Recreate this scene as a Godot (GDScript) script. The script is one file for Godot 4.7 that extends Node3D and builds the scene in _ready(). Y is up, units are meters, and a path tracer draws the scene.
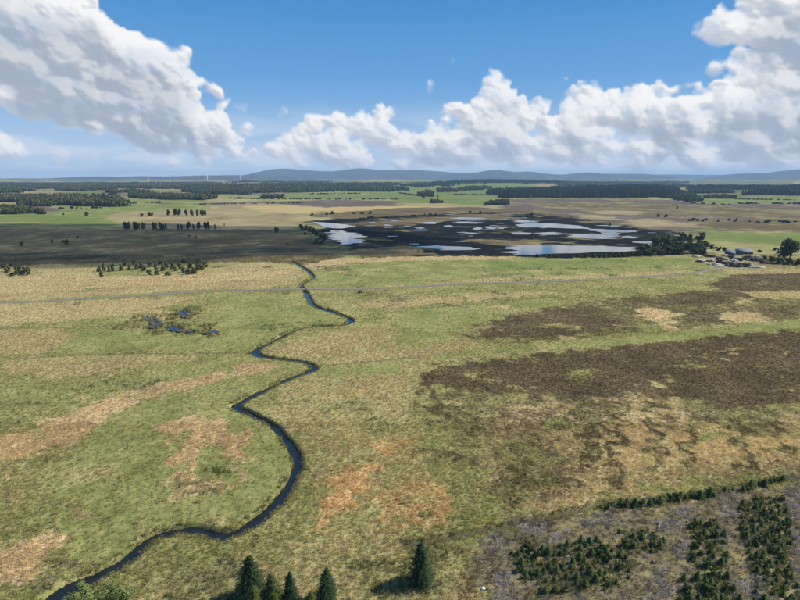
extends Node3D
# Peat moor with a winding stream, felled plantation and lagoons, seen from 60 m up. Ground plan in metres: x to the east, -z away.
# Land cover: 0 straw grass, 1 rusty grass, 2 heather, 3 lush grass, 4 rushes, 5 bare peat, 6 gravel, 7 brash, 8 farm grass, 9 stubble, 10 moor
const LAND := [
	[10,0.95,[-1021.0,-1248.5,-926.0,-1302.7,-494.1,-1390.8,-194.0,-1562,53.6,-1508,257.9,-1452.2,623.5,-1598,828.7,-1458.9,985.5,-1387.5,1167.2,-1314.1,503.4,-558.8,231.7,-645.1,0.0,-983.6,-285.6,-798.1,-627.7,-762.1]],
	[8,0.75,[-807.1,-983.6,-712.0,-998.0,-652.5,-1077.0,-645.5,-1251.6,-548.4,-1341.8,-443.7,-1349.5,-388.9,-1149.7,-433.5,-1012.9,-456.6,-881.3,-353.4,-698.8,-418.1,-729.1,-502.4,-779.7,-656.9,-798.1]],
	[8,0.95,[-753.3,-917.1,-655.0,-917.1,-580.9,-929.7,-486.5,-893.0,-411.3,-798.1,-353.4,-698.8,-418.1,-729.1,-502.4,-779.7,-571.3,-798.1,-656.9,-798.1]],
	[9,0.80,[-503.2,-955.9,-511.7,-1044.0,-458.1,-1094.3,-366.5,-1112.2,-285.1,-1232.7,-184.2,-1149.7,-135.1,-859.0,-136.5,-762.1,-147.1,-713.6,-206.8,-698.8,-257.9,-684.6,-337.8,-684.6,-384.8,-762.1]],
	[9,0.75,[-450.8,-1267.4,-397.2,-1397.3,-289.6,-1358.1,-219.3,-1232.7,-237.7,-1112.2,-376.4,-1112.2]],
	[1,0.50,[-362.2,-1272.9,-227.4,-1278.9,-148.2,-1189.8,-121.0,-1044.0,-175.5,-983.6,-287.9,-1077.0]],
	[9,0.70,[-1228.9,-1506,-1070.2,-1508,-902.1,-1350.5,-801.7,-1198.4,-939.3,-1147.3]],
	[8,0.70,[-771.2,-1239.0,-686.5,-1287.3,-636.9,-1379.0,-538.2,-1261.0,-554.7,-1112.2,-632.7,-1044.0]],
	[9,0.80,[-1716,-2109,-1536,-2172,-1468.9,-2308,-1250.9,-2211,-1075.4,-1869,-1250.3,-1909,-1483.3,-1822]],
	[9,0.70,[-1097.3,-2154,-1007.0,-2278,-864.1,-2171,-743.0,-1999,-832.8,-1881,-949.8,-1902]],
	[8,0.70,[-1220.1,-2028,-1215.4,-2291,-1040.3,-1927,-1081.2,-1822]],
	[8,0.80,[-848.5,-1710,-591.5,-1668,-510.6,-1437.6,-660.4,-1376.8]],
	[8,0.90,[-520.9,-1749,-505.3,-2039,-393.8,-2226,-219.7,-2068,0.0,-2200,65.9,-1860,0.0,-1606,-199.1,-1604,-368.2,-1597,-480.5,-1642]],
	[8,0.95,[-328.1,-2059,-251.0,-2582,-166.8,-2482,-23.7,-2681,0.0,-2200,-232.1,-2185]],
	[8,0.95,[-111.7,-3517,-13.1,-3723,10.5,-2971,-59.4,-2802]],
	[8,1.00,[-10.5,-2964,161.3,-3659,657.9,-6790,1198.1,-6941,849.8,-3765,612.3,-2795,389.8,-2320,281.6,-1765,241.7,-1360.1,182.0,-1278.9,125.1,-1278.9,62.6,-1409.1,0.0,-1432.9,-43.2,-1625,0.0,-2200]],
	[8,0.80,[86.6,-2450,440.4,-2769,329.7,-2069,90.1,-1693]],
	[9,0.60,[0.0,-1409.4,100.1,-1408.6,182.0,-1278.9,308.7,-1335.9,362.2,-1272.9,237.7,-1112.2,143.3,-1149.7,0.0,-1278.9]],
	[9,1.00,[799.3,-3568,1035.9,-3648,905.3,-3204,693.1,-2801,613.3,-2711]],
	[8,0.80,[997.5,-3533,1632,-4628,1447.0,-3870,1179.9,-3342,978.6,-3260]],
	[8,0.90,[1649,-4774,1844,-4936,1702,-4427,1236.3,-3417]],
	[10,0.97,[287.3,-1620,635.9,-1630,730.0,-1369.8,898.7,-1263.8,1069.0,-1202.2,579.3,-645.1,481.6,-670.9,426.1,-698.8,357.0,-798.1,289.0,-1012.9,204.7,-1149.7]],
	[2,0.70,[299.0,-1402.5,542.1,-1387.2,689.0,-1210.2,986.7,-1108.4,731.1,-817.5,552.7,-859.0,421.1,-983.6,327.5,-1149.7]],
	[9,0.70,[364.6,-1077.0,428.9,-1094.3,465.2,-1044.0,409.4,-955.9,346.0,-969.5]],
	[9,0.90,[314.2,-798.1,356.3,-848.2,396.4,-870.0,388.5,-798.1,402.8,-737.1,389.8,-698.8,372.2,-691.6,346.5,-721.3,316.7,-721.3,307.7,-753.6]],
	[9,0.60,[311.5,-998.0,339.4,-904.9,329.5,-837.7,291.7,-859.0]],
	[8,0.85,[775.7,-1651,991.2,-1866,942.5,-1563,1054.9,-1486.3,1245.3,-1403.1,1132.3,-1274.3,940.0,-1322.6,740.8,-1302.5,730.2,-1417.9]],
	[8,0.80,[1005.3,-1958,1020.0,-1693,1181.4,-1666,1386.3,-1564,1245.3,-1403.1,908.4,-1506,908.7,-1709]],
	[2,0.80,[424.0,-817.5,584.9,-817.5,714.1,-798.1,568.6,-632.9,463.5,-645.1,413.2,-638.9,379.3,-670.9,398.5,-729.1]],
	[8,0.92,[356.2,-684.6,368.5,-651.4,409.4,-632.9,558.3,-621.2,458.3,-507.6,366.6,-507.6,341.7,-511.5,331.4,-540.6,297.3,-540.6,307.0,-578.2]],
	[8,1.00,[396.1,-615.4,454.9,-632.9,568.6,-632.9,458.3,-507.6,366.6,-507.6,341.7,-511.5,348.6,-549.5]],
	[9,0.40,[318.5,-578.2,347.3,-558.8,342.8,-527.7,360.1,-511.5,336.6,-503.7,292.7,-532.0]],
	[2,0.85,[-601.0,-729.1,-517.1,-721.3,-435.0,-713.6,-339.6,-670.9,-252.9,-670.9,-135.1,-684.6,-90.6,-558.8,-43.3,-434.1,-64.3,-392.5,-103.6,-407.2,-144.5,-397.3,-219.3,-402.2,-254.1,-387.9,-317.4,-378.9]],
	[4,0.50,[-627.7,-762.1,-558.3,-779.7,-453.9,-745.2,-351.4,-687.4,-417.6,-684.6,-496.2,-691.6,-565.0,-684.6]],
	[4,0.40,[-319.3,-452.0,-294.4,-464.8,-261.0,-423.0,-274.5,-397.3]],
	[4,0.45,[-156.4,-645.1,-136.5,-762.1,-125.7,-798.1,-43.9,-439.9,-74.0,-407.2,-112.4,-478.2]],
	[4,0.60,[-120.1,-762.1,-72.9,-578.2,-38.3,-439.9,-48.8,-434.1,-97.0,-598.9]],
	[1,0.50,[-153.5,-1232.7,0.0,-1278.9,153.5,-1232.7,134.3,-1077.0,0.0,-983.6,-113.1,-904.9]],
	[2,0.90,[-126.4,-1012.9,0.0,-1189.8,153.5,-1232.7,289.0,-1012.9,258.6,-904.9,130.3,-1044.0,0.0,-929.7,-107.5,-859.0]],
	[5,1.00,[-131.6,-817.5,-107.5,-859.0,-63.0,-881.3,0.0,-929.7,70.2,-983.6,186.1,-1044.0,265.6,-929.7,285.6,-798.1,294.3,-713.6,319.3,-684.6,312.4,-598.9,276.8,-507.6,237.4,-452.0,189.0,-434.1,123.6,-425.7,86.6,-434.1,39.9,-439.9,0.0,-434.1,-38.3,-439.9,-72.9,-578.2]],
	[2,0.90,[-76.8,-779.7,0.0,-859.0,102.3,-955.9,193.0,-983.6,171.9,-859.0,73.1,-817.5,0.0,-729.1,-58.8,-729.1]],
	[2,0.92,[-43.2,-478.2,0.0,-499.9,19.6,-492.5,20.2,-445.9,-15.5,-428.5,-43.9,-439.9]],
	[2,0.92,[80.5,-558.8,139.8,-554.1,153.5,-532.0,93.8,-519.5,67.2,-532.0]],
	[4,0.45,[110.5,-452.0,168.2,-464.8,211.9,-478.2,275.0,-507.6,241.5,-452.0,187.7,-431.3,108.1,-425.7]],
	[4,0.45,[278.1,-645.1,312.6,-621.2,302.0,-558.8,252.4,-464.8,212.9,-452.0,220.0,-507.6]],
	[0,0.75,[-70.6,-387.9,-53.7,-423.0,0.0,-431.3,55.8,-439.9,94.5,-434.1,75.8,-417.6,15.1,-414.9,-36.6,-402.2,-60.7,-370.2]],
	[3,0.80,[-59.4,-362.0,-36.1,-397.3,15.0,-412.3,75.8,-417.6,108.1,-425.7,185.4,-425.7,231.3,-439.9,225.7,-407.2,224.2,-378.9,187.5,-354.1,122.8,-335.7,47.2,-322.3,0.0,-309.9,-46.2,-306.9,-53.5,-332.3]],
	[8,0.75,[59.2,-407.2,121.3,-417.6,183.1,-420.2,222.6,-423.0,207.1,-392.5,155.3,-387.9,110.4,-378.9,60.7,-370.2]],
	[4,0.35,[55.2,-378.9,112.9,-387.9,169.4,-387.9,202.4,-383.3,162.9,-372.4,94.5,-370.2,52.8,-362.0]],
	[2,0.50,[-57.9,-387.9,-38.8,-387.9,-33.7,-370.2,-49.5,-362.0]],
	[0,0.50,[11.8,-322.3,49.1,-335.7,101.3,-346.5,158.5,-362.0,202.4,-370.2,164.6,-346.5,97.3,-332.3,23.2,-316.0]],
	[6,0.55,[222.6,-423.0,259.8,-434.1,266.4,-407.2,251.8,-378.9,232.0,-374.5,222.3,-387.9]],
	[9,0.90,[278.0,-445.9,313.3,-461.5,317.2,-448.9,291.5,-428.5,273.6,-428.5]],
	[9,0.80,[251.6,-407.2,292.1,-412.3,332.9,-407.2,310.5,-378.9,252.5,-374.5]],
	[0,0.52,[-317.4,-378.9,-279.1,-383.3,-245.6,-397.3,-202.4,-370.2,-138.0,-378.9,-102.3,-402.2,-70.6,-387.9,-61.4,-354.1,-60.3,-316.0,-78.9,-306.9,-110.6,-301.2,-148.2,-287.6,-174.0,-277.6,-201.3,-272.8,-226.0,-266.0]],
	[0,0.68,[-279.7,-332.3,-210.9,-339.3,-129.3,-354.1,-81.0,-370.2,-68.4,-346.5,-118.1,-322.3,-167.5,-304.0,-213.6,-290.2,-237.4,-280.1]],
	[4,0.35,[-269.9,-370.2,-255.3,-378.9,-232.7,-354.1,-253.2,-346.5]],
	[3,0.50,[-205.8,-370.2,-136.1,-383.3,-128.8,-362.0,-164.6,-346.5,-194.5,-350.3]],
	[3,0.40,[-92.8,-350.3,-70.9,-370.2,-60.8,-346.5,-60.3,-316.0,-79.2,-312.9]],
	[0,0.55,[-222.4,-261.6,-195.0,-263.8,-161.1,-272.8,-129.0,-280.1,-105.0,-285.1,-112.1,-263.8,-121.0,-241.5,-132.5,-237.9,-146.0,-230.9,-167.1,-224.2,-187.1,-217.9]],
	[0,0.50,[-184.6,-214.9,-162.7,-217.9,-139.2,-219.5,-125.9,-203.6,-124.2,-188.6,-138.8,-184.0,-157.8,-181.8]],
	[3,0.75,[-98.8,-290.2,-53.9,-292.9,-44.8,-263.8,-24.5,-239.7,-29.6,-227.5,-41.8,-224.2,-47.7,-203.6,-52.4,-190.9,-71.0,-188.6,-91.8,-187.4,-122.8,-186.2,-127.9,-210.5,-105.2,-225.8,-81.7,-237.9]],
	[3,0.90,[-128.1,-217.9,-102.3,-219.5,-94.9,-200.9,-125.8,-197.1]],
	[4,0.40,[-110.8,-249.2,-96.7,-261.6,-82.0,-225.8,-92.7,-221.0]],
	[0,0.60,[-119.5,-253.2,-103.9,-249.2,-102.3,-234.3,-110.4,-237.9]],
	[4,0.35,[-59.8,-221.0,-42.9,-230.9,-23.8,-232.6,-29.4,-225.8,-41.8,-224.2,-54.5,-216.4]],
	[0,0.40,[-137.2,-181.8,-107.6,-184.0,-69.8,-185.1,-72.2,-173.5,-89.1,-167.7,-104.9,-162.2,-125.3,-164.9]],
	[3,0.55,[-82.5,-174.5,-52.3,-185.1,-33.6,-177.5,-30.9,-171.5,-38.8,-156.3,-45.2,-142.6,-61.1,-144.8,-77.1,-143.3,-87.0,-141.3,-96.7,-148.4,-82.5,-160.5]],
	[0,0.75,[-72.6,-158.8,-62.0,-163.1,-48.7,-177.5,-38.0,-174.5,-51.9,-160.5,-63.4,-150.7,-75.0,-144.8,-93.2,-142.6,-84.9,-147.7]],
	[3,0.50,[-119.2,-156.3,-99.9,-153.8,-79.6,-148.4,-90.9,-143.3,-108.7,-141.3]],
	[0,0.90,[-105.0,-116.6,-94.1,-120.6,-87.4,-132.9,-80.6,-144.8,-72.2,-144.8,-72.3,-137.9,-76.1,-128.7,-76.5,-120.6,-80.1,-113.3,-86.8,-110.2,-97.1,-106.8]],
	[4,0.40,[-101.4,-156.3,-82.5,-160.5,-71.0,-162.2,-77.8,-150.7,-90.1,-146.9]],
	[4,0.35,[-79.0,-113.3,-73.9,-118.1,-69.9,-110.2,-74.4,-107.6]],
	[3,0.75,[-75.3,-120.6,-74.9,-128.7,-68.8,-143.3,-49.6,-143.3,-44.2,-139.2,-35.7,-131.7,-29.0,-124.3,-24.5,-115.6,-22.4,-109.3,-22.6,-103.6,-24.1,-96.3,-26.6,-91.0,-29.2,-87.4,-31.1,-86.0,-35.4,-87.4,-42.0,-86.3,-45.7,-79.7,-49.0,-75.2,-54.8,-78.5,-63.0,-89.2,-73.4,-102.8]],
	[3,1.00,[-46.5,-137.9,-36.2,-131.7,-29.4,-123.7,-24.9,-115.6,-22.6,-109.3,-23.0,-103.6,-24.6,-96.3,-28.6,-88.3,-31.1,-86.3,-38.7,-86.9,-37.7,-93.9,-31.4,-98.4,-31.2,-106.8,-36.5,-120.6,-49.4,-134.7]],
	[0,0.95,[-61.9,-128.7,-56.5,-132.9,-48.4,-131.7,-40.4,-125.9,-35.6,-118.1,-32.7,-107.6,-33.6,-100.5,-37.9,-97.3,-42.5,-96.6,-46.7,-99.8,-44.2,-103.6,-50.3,-111.1,-52.9,-120.6]],
	[3,0.85,[-34.6,-107.6,-34.2,-104.0,-35.1,-101.4,-37.0,-100.5,-39.5,-101.4,-42.0,-104.0,-44.0,-107.6,-44.8,-111.5,-44.0,-114.5,-41.9,-115.6,-39.1,-114.5,-36.4,-111.5]],
	[4,0.42,[-36.3,-106.0,-36.0,-104.0,-36.6,-102.6,-37.9,-102.0,-39.5,-102.6,-41.0,-104.0,-42.1,-106.0,-42.5,-108.0,-41.9,-109.6,-40.6,-110.2,-38.9,-109.6,-37.3,-108.0]],
	[4,0.40,[-37.5,-99.1,-37.7,-98.0,-38.8,-97.2,-40.7,-97.0,-42.7,-97.2,-44.5,-98.0,-45.4,-99.1,-45.3,-100.2,-44.2,-101.0,-42.3,-101.3,-40.2,-101.0,-38.4,-100.2]],
	[0,0.40,[-71.7,-106.8,-59.9,-108.5,-61.2,-102.8,-68.1,-99.1]],
	[0,0.50,[-79.0,-99.1,-77.1,-99.8,-73.5,-93.9,-73.8,-91.7]],
	[0,0.90,[-74.1,-78.5,-65.9,-80.4,-64.6,-82.2,-60.4,-84.4,-57.9,-80.9,-56.9,-76.1,-57.5,-72.8,-67.1,-69.8]],
	[7,0.50,[-57.8,-75.7,-54.4,-75.7,-51.7,-75.5,-51.6,-72.6,-56.1,-73.0]],
	[3,0.35,[-81.6,-102.8,-65.0,-95.6,-57.0,-82.2,-67.1,-82.2]],
	[0,0.35,[-49.0,-188.6,-38.6,-206.3,-20.6,-221.0,8.7,-234.3,29.6,-197.1,6.6,-174.5,4.1,-131.7,6.1,-102.8,3.6,-89.2,-16.8,-82.2,-37.4,-71.8,-42.3,-69.8,-45.3,-62.6,40.0,-62.6,11.3,-78.5,0.0,-86.3,-20.4,-102.8,-23.1,-115.6,-36.4,-136.6,-35.8,-156.3,-26.6,-171.5]],
	[0,0.55,[-46.1,-188.6,-35.0,-207.7,-20.1,-214.9,-11.1,-197.1,-27.6,-182.9,-40.4,-186.2]],
	[0,0.50,[-12.7,-275.2,21.0,-285.1,65.2,-295.6,86.2,-292.9,34.9,-270.5,0.0,-257.3,-28.6,-257.3]],
	[2,0.40,[-21.5,-292.9,2.7,-292.9,10.2,-275.2,-14.7,-266.0]],
	[0,0.50,[-27.5,-177.5,-10.6,-188.6,7.1,-188.6,0.0,-171.5,-18.8,-164.9]],
	[3,0.60,[-2.2,-237.9,9.5,-257.3,48.7,-263.8,71.1,-275.2,79.2,-268.2,45.2,-243.4,24.1,-214.9,11.1,-197.1,-1.8,-197.1]],
	[3,0.75,[0.9,-245.3,13.1,-253.2,13.1,-234.3,2.1,-227.5]],
	[3,0.75,[8.0,-214.9,22.7,-221.0,19.1,-203.6,8.3,-200.9]],
	[3,0.50,[-29.6,-173.5,-16.4,-173.5,0.0,-177.5,0.0,-171.5,-15.7,-165.8,-25.2,-165.8]],
	[1,0.70,[-15.7,-149.2,-11.1,-153.0,-8.5,-148.4,-13.5,-146.2]],
	[1,0.60,[-23.5,-147.7,-20.8,-148.4,-20.6,-144.8,-22.8,-144.8]],
	[4,0.45,[-20.4,-141.3,-13.9,-144.8,-7.7,-143.3,-10.4,-134.7,-18.0,-132.9]],
	[4,0.40,[-29.2,-144.8,-25.2,-146.2,-23.9,-141.3,-27.6,-140.6]],
	[1,0.80,[-5.1,-117.6,-1.9,-119.6,0.5,-115.6,-1.3,-111.9,-4.4,-112.8]],
	[1,0.95,[-14.8,-89.2,-14.7,-93.9,-13.8,-99.1,-13.4,-104.0,-9.6,-108.0,-6.3,-106.8,-4.9,-103.6,-6.7,-99.1,-9.6,-95.6,-11.9,-90.7,-14.0,-86.3,-17.2,-84.9]],
	[1,0.60,[-4.2,-95.6,-1.0,-99.8,5.1,-102.8,7.4,-97.3,7.3,-90.7,3.5,-86.9,0.0,-89.2,-2.6,-86.3,-6.7,-82.2,-5.0,-89.2]],
	[4,0.40,[-10.2,-131.7,-1.3,-132.9,-1.2,-120.6,-8.3,-121.6]],
	[3,0.40,[-22.2,-113.3,-15.9,-115.6,-13.5,-104.8,-17.8,-99.1]],
	[3,0.45,[1.3,-131.7,10.0,-128.7,9.1,-115.6,2.3,-116.6]],
	[1,0.50,[0.0,-120.6,3.5,-120.6,3.3,-111.1,0.0,-111.9]],
	[4,0.45,[-8.9,-78.5,8.3,-81.5,7.3,-69.8,-8.0,-69.8]],
	[4,0.40,[-37.4,-71.8,-25.8,-78.5,-21.3,-62.6,-37.3,-62.6]],
	[2,0.60,[28.1,-214.9,45.2,-243.4,76.8,-259.4,101.5,-275.2,164.5,-298.4,210.5,-319.1,292.4,-319.1,224.1,-241.5,175.5,-236.1,133.7,-224.2,95.7,-213.4,78.2,-209.1,52.7,-200.9,33.5,-198.3,24.8,-203.6]],
	[2,0.90,[32.5,-217.9,46.7,-239.7,75.6,-255.2,98.3,-266.0,95.0,-237.9,103.1,-230.9,85.4,-217.9,68.4,-209.1,49.6,-203.6,34.1,-202.2]],
	[2,0.85,[101.5,-275.2,164.5,-298.4,214.1,-306.9,192.9,-275.2,145.1,-261.6,117.9,-266.0]],
	[2,0.80,[135.9,-253.2,156.0,-263.8,171.4,-257.3,193.4,-261.6,179.3,-241.5,148.1,-234.3,125.3,-224.2]],
	[0,0.80,[108.8,-253.2,121.4,-257.3,130.0,-241.5,119.3,-237.9,114.6,-221.0,106.4,-214.9,109.5,-230.9,106.0,-237.9]],
	[0,0.65,[143.3,-245.3,166.2,-249.2,158.9,-230.9,139.8,-227.5]],
	[0,0.60,[63.4,-209.1,66.9,-207.7,66.3,-202.2,60.3,-200.9]],
	[3,0.50,[100.3,-224.2,109.4,-225.8,101.0,-212.0,94.5,-210.5]],
	[0,0.50,[170.0,-275.2,183.2,-280.1,174.3,-268.2,164.7,-263.8]],
	[2,0.90,[180.1,-319.1,214.3,-350.3,239.2,-354.1,330.2,-362.0,271.7,-295.6,221.3,-301.2,178.6,-304.0]],
	[0,0.50,[184.8,-295.6,276.6,-301.2,262.4,-285.1,182.7,-275.2]],
	[0,0.40,[215.9,-370.2,348.9,-383.3,326.6,-358.0,214.3,-350.3]],
	[2,0.97,[5.6,-164.9,13.1,-172.5,26.8,-177.5,45.4,-185.1,72.2,-192.1,114.4,-203.6,161.6,-216.4,211.8,-227.5,127.4,-131.7,107.3,-139.2,91.7,-131.7,88.5,-134.7,82.6,-143.3,72.9,-146.2,54.6,-142.0,41.6,-134.7,30.6,-131.7,22.5,-128.7,17.1,-125.9,10.9,-124.8,8.2,-131.7,6.9,-144.8,5.2,-152.2]],
	[0,0.30,[28.3,-165.8,39.6,-166.7,45.7,-162.2,35.9,-157.1,27.6,-157.1]],
	[2,0.60,[15.6,-148.4,29.1,-152.2,36.1,-144.8,24.5,-125.9,12.1,-124.8]],
	[0,0.70,[21.3,-137.9,38.9,-144.8,49.6,-143.3,62.3,-147.7,78.5,-146.2,77.1,-137.9,82.4,-128.7,104.1,-134.7,124.8,-128.7,105.5,-106.8,84.4,-106.8,60.8,-102.0,46.8,-97.7,29.9,-92.9,22.3,-92.3,33.8,-106.8,32.9,-120.6,18.8,-120.6]],
	[0,0.85,[61.1,-144.8,70.9,-144.8,79.9,-128.7,95.4,-125.9,117.6,-120.6,106.2,-107.6,85.6,-108.5,61.6,-103.6,44.4,-99.1,42.2,-106.8,48.9,-125.9]],
	[2,0.80,[51.0,-146.2,56.5,-143.3,54.1,-134.7,47.4,-128.7,46.8,-137.9]],
	[2,0.90,[79.3,-143.3,96.5,-139.2,90.5,-125.9,83.7,-124.8,86.6,-131.7,75.8,-130.5,76.4,-136.6]],
	[2,0.80,[78.1,-120.6,79.6,-118.1,73.9,-107.6,71.3,-106.8]],
	[2,0.75,[58.0,-137.9,59.5,-137.9,51.8,-120.6,46.8,-106.8,42.3,-99.1,44.5,-106.8,51.1,-120.6]],
	[2,0.75,[69.9,-142.0,71.5,-142.0,61.2,-120.6,55.4,-108.9,54.5,-108.9,60.2,-120.6]],
	[2,0.40,[25.0,-128.7,34.3,-125.9,36.3,-115.6,29.6,-99.1,19.1,-95.6,19.0,-106.8,23.8,-115.6]],
	[2,0.80,[21.8,-104.8,30.6,-106.8,32.4,-102.0,27.2,-97.3,20.6,-98.4]],
	[2,0.70,[2.7,-114.7,11.3,-115.6,17.8,-113.3,15.1,-109.3,3.3,-111.1]],
	[4,0.35,[19.5,-117.6,29.8,-117.1,28.6,-113.8,20.2,-114.7]],
	[3,0.50,[35.7,-131.7,41.1,-132.9,43.2,-127.0,36.4,-124.8]],
	[3,0.40,[14.8,-106.8,19.1,-107.6,16.3,-102.8,7.8,-98.4,6.1,-102.8]],
	[3,0.60,[75.6,-121.1,74.3,-119.8,72.3,-118.9,70.0,-118.6,68.1,-118.9,67.0,-119.8,67.1,-121.1,68.3,-122.4,70.4,-123.4,72.7,-123.7,74.7,-123.4,75.7,-122.4]],
	[3,0.40,[90.0,-130.5,88.8,-129.3,87.2,-128.5,85.5,-128.1,84.2,-128.5,83.6,-129.3,83.9,-130.5,85.0,-131.7,86.7,-132.5,88.4,-132.9,89.7,-132.5,90.3,-131.7]],
	[0,0.50,[19.6,-125.9,32.1,-127.0,31.2,-118.1,20.4,-115.6]],
	[0,0.55,[15.6,-113.3,24.5,-113.3,20.7,-99.1,15.7,-98.4]],
	[2,0.48,[8.5,-148.4,56.1,-146.2,50.2,-125.9,40.1,-106.8,32.5,-95.6,22.4,-92.9,17.5,-97.3,14.8,-106.8,11.8,-120.6]],
	[2,0.45,[56.9,-148.4,78.5,-146.2,85.1,-137.9,108.7,-141.3,132.9,-137.9,117.6,-120.6,94.1,-120.6,74.9,-128.7,58.0,-136.6]],
	[2,0.40,[42.2,-106.8,63.3,-106.8,89.0,-113.3,113.3,-115.6,105.5,-106.8,84.4,-106.8,60.8,-102.0,38.5,-96.3]],
	[2,0.85,[47.2,-142.0,49.9,-142.0,46.5,-122.1,41.6,-106.8,38.8,-106.8,43.9,-122.1]],
	[2,0.85,[57.6,-141.3,60.3,-141.3,50.8,-117.3,44.3,-99.8,41.7,-99.8,48.3,-117.3]],
	[2,0.85,[69.4,-143.3,72.1,-143.3,62.5,-123.2,55.7,-107.6,52.9,-107.6,59.9,-123.2]],
	[2,0.85,[78.4,-137.9,81.1,-137.9,69.5,-120.6,62.7,-106.8,59.9,-106.8,66.9,-120.6]],
	[2,0.85,[83.6,-128.7,86.1,-128.7,79.2,-116.4,73.1,-106.0,70.4,-106.0,76.7,-116.4]],
	[2,0.85,[95.1,-132.9,97.6,-132.9,91.9,-122.4,86.1,-113.3,83.2,-113.3,89.3,-122.4]],
	[3,0.90,[-19.1,-167.7,0.0,-176.5,13.8,-182.9,46.0,-195.8,76.3,-203.6,119.6,-213.4,174.2,-234.3,234.4,-253.2,217.8,-234.3,163.8,-219.5,115.9,-206.3,73.1,-194.6,45.9,-187.4,16.9,-178.6,0.0,-169.6,-15.4,-162.2]],
	[0,0.50,[0.0,-173.5,13.6,-179.6,44.6,-189.7,74.7,-199.0,73.5,-195.8,44.1,-187.4,16.8,-178.1,0.0,-170.5]],
	[3,0.35,[6.7,-82.2,10.3,-84.9,12.8,-83.5,10.5,-78.5,6.2,-75.0]],
	[2,0.60,[4.5,-71.8,7.8,-75.0,11.5,-73.9,10.7,-62.6,4.0,-62.6]],
	[1,0.40,[6.0,-71.8,10.6,-72.8,10.7,-62.6,5.3,-62.6]],
	[7,0.72,[11.4,-82.2,13.8,-84.9,25.1,-88.6,41.2,-93.3,58.1,-97.0,71.5,-99.8,82.2,-103.6,141.2,-120.6,76.6,-59.4,8.9,-59.4,11.4,-69.8,11.0,-76.1]],
]
const STREAM := [-50.0,-65.3,-49.9,-69.6,-49.3,-72.0,-47.8,-73.9,-46.0,-76.4,-44.3,-78.5,-42.9,-83.3,-41.3,-85.2,-38.3,-86.3,-35.0,-86.3,-30.5,-84.8,-27.7,-86.6,-24.8,-91.4,-23.2,-95.9,-22.1,-103.2,-22.3,-110.6,-25.1,-117.6,-29.5,-125.3,-31.7,-128.7,-36.0,-132.9,-41.0,-137.3,-44.4,-140.6,-43.0,-145.5,-38.4,-154.6,-33.5,-163.1,-28.6,-169.6,-28.2,-173.5,-32.7,-178.6,-40.7,-181.3,-47.5,-184.0,-51.3,-188.0,-51.7,-192.1,-47.7,-203.6,-42.3,-217.9,-37.1,-223.4,-27.2,-225.0,-21.7,-229.2,-22.5,-237.9,-32.1,-251.2,-41.1,-261.6,-45.3,-272.8,-49.2,-287.6,-53.1,-301.2,-56.8,-312.9,-56.0,-328.9,-54.5,-342.9,-60.1,-362.0,-68.4,-383.3,-76.0,-402.2,-81.6,-412.3]
const TRACK := [-230.3,-259.4,-197.3,-267.1,-171.8,-274.0,-145.7,-282.5,-108.7,-295.6,-77.2,-300.3,-52.8,-302.6,-27.8,-302.6,0.0,-308.4,40.9,-319.1,96.0,-327.9,149.6,-341.1,188.5,-356.0,214.9,-374.5,242.0,-397.3]
const GRASS_PATH := [-15.7,-165.8,0.0,-172.5,17.0,-179.6,44.6,-189.7,74.2,-197.7,117.3,-209.1,167.7,-225.0,224.1,-241.5]
const HEDGE := [37.3,-92.9,43.3,-93.9,48.5,-94.9,51.9,-95.3,56.0,-96.6,60.8,-97.7,66.1,-99.1,70.2,-100.2,74.3,-101.7,78.8,-103.2]
const DITCHES := [
	[-184.6,-214.9,-164.3,-220.2,-140.6,-221.8,-121.1,-224.2,-108.0,-227.5],
	[-154.4,-177.5,-136.1,-180.2,-117.6,-183.4,-98.0,-185.7,-77.2,-186.2,-61.8,-187.4,-51.8,-188.6],
	[-108.9,-141.6,-98.5,-142.3],
	[0.0,-82.2,5.1,-83.5,14.0,-86.0,25.3,-89.5,37.6,-93.6,49.9,-95.9,58.5,-97.7,72.5,-101.3,85.3,-105.2,111.2,-113.3],
	[-21.4,-239.7,0.0,-251.2,34.4,-266.0,83.3,-282.5],
	[-38.8,-71.8,-30.8,-74.3,-25.1,-76.1],
	[-26.9,-173.5,-13.4,-177.5,6.9,-182.9],
]
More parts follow.
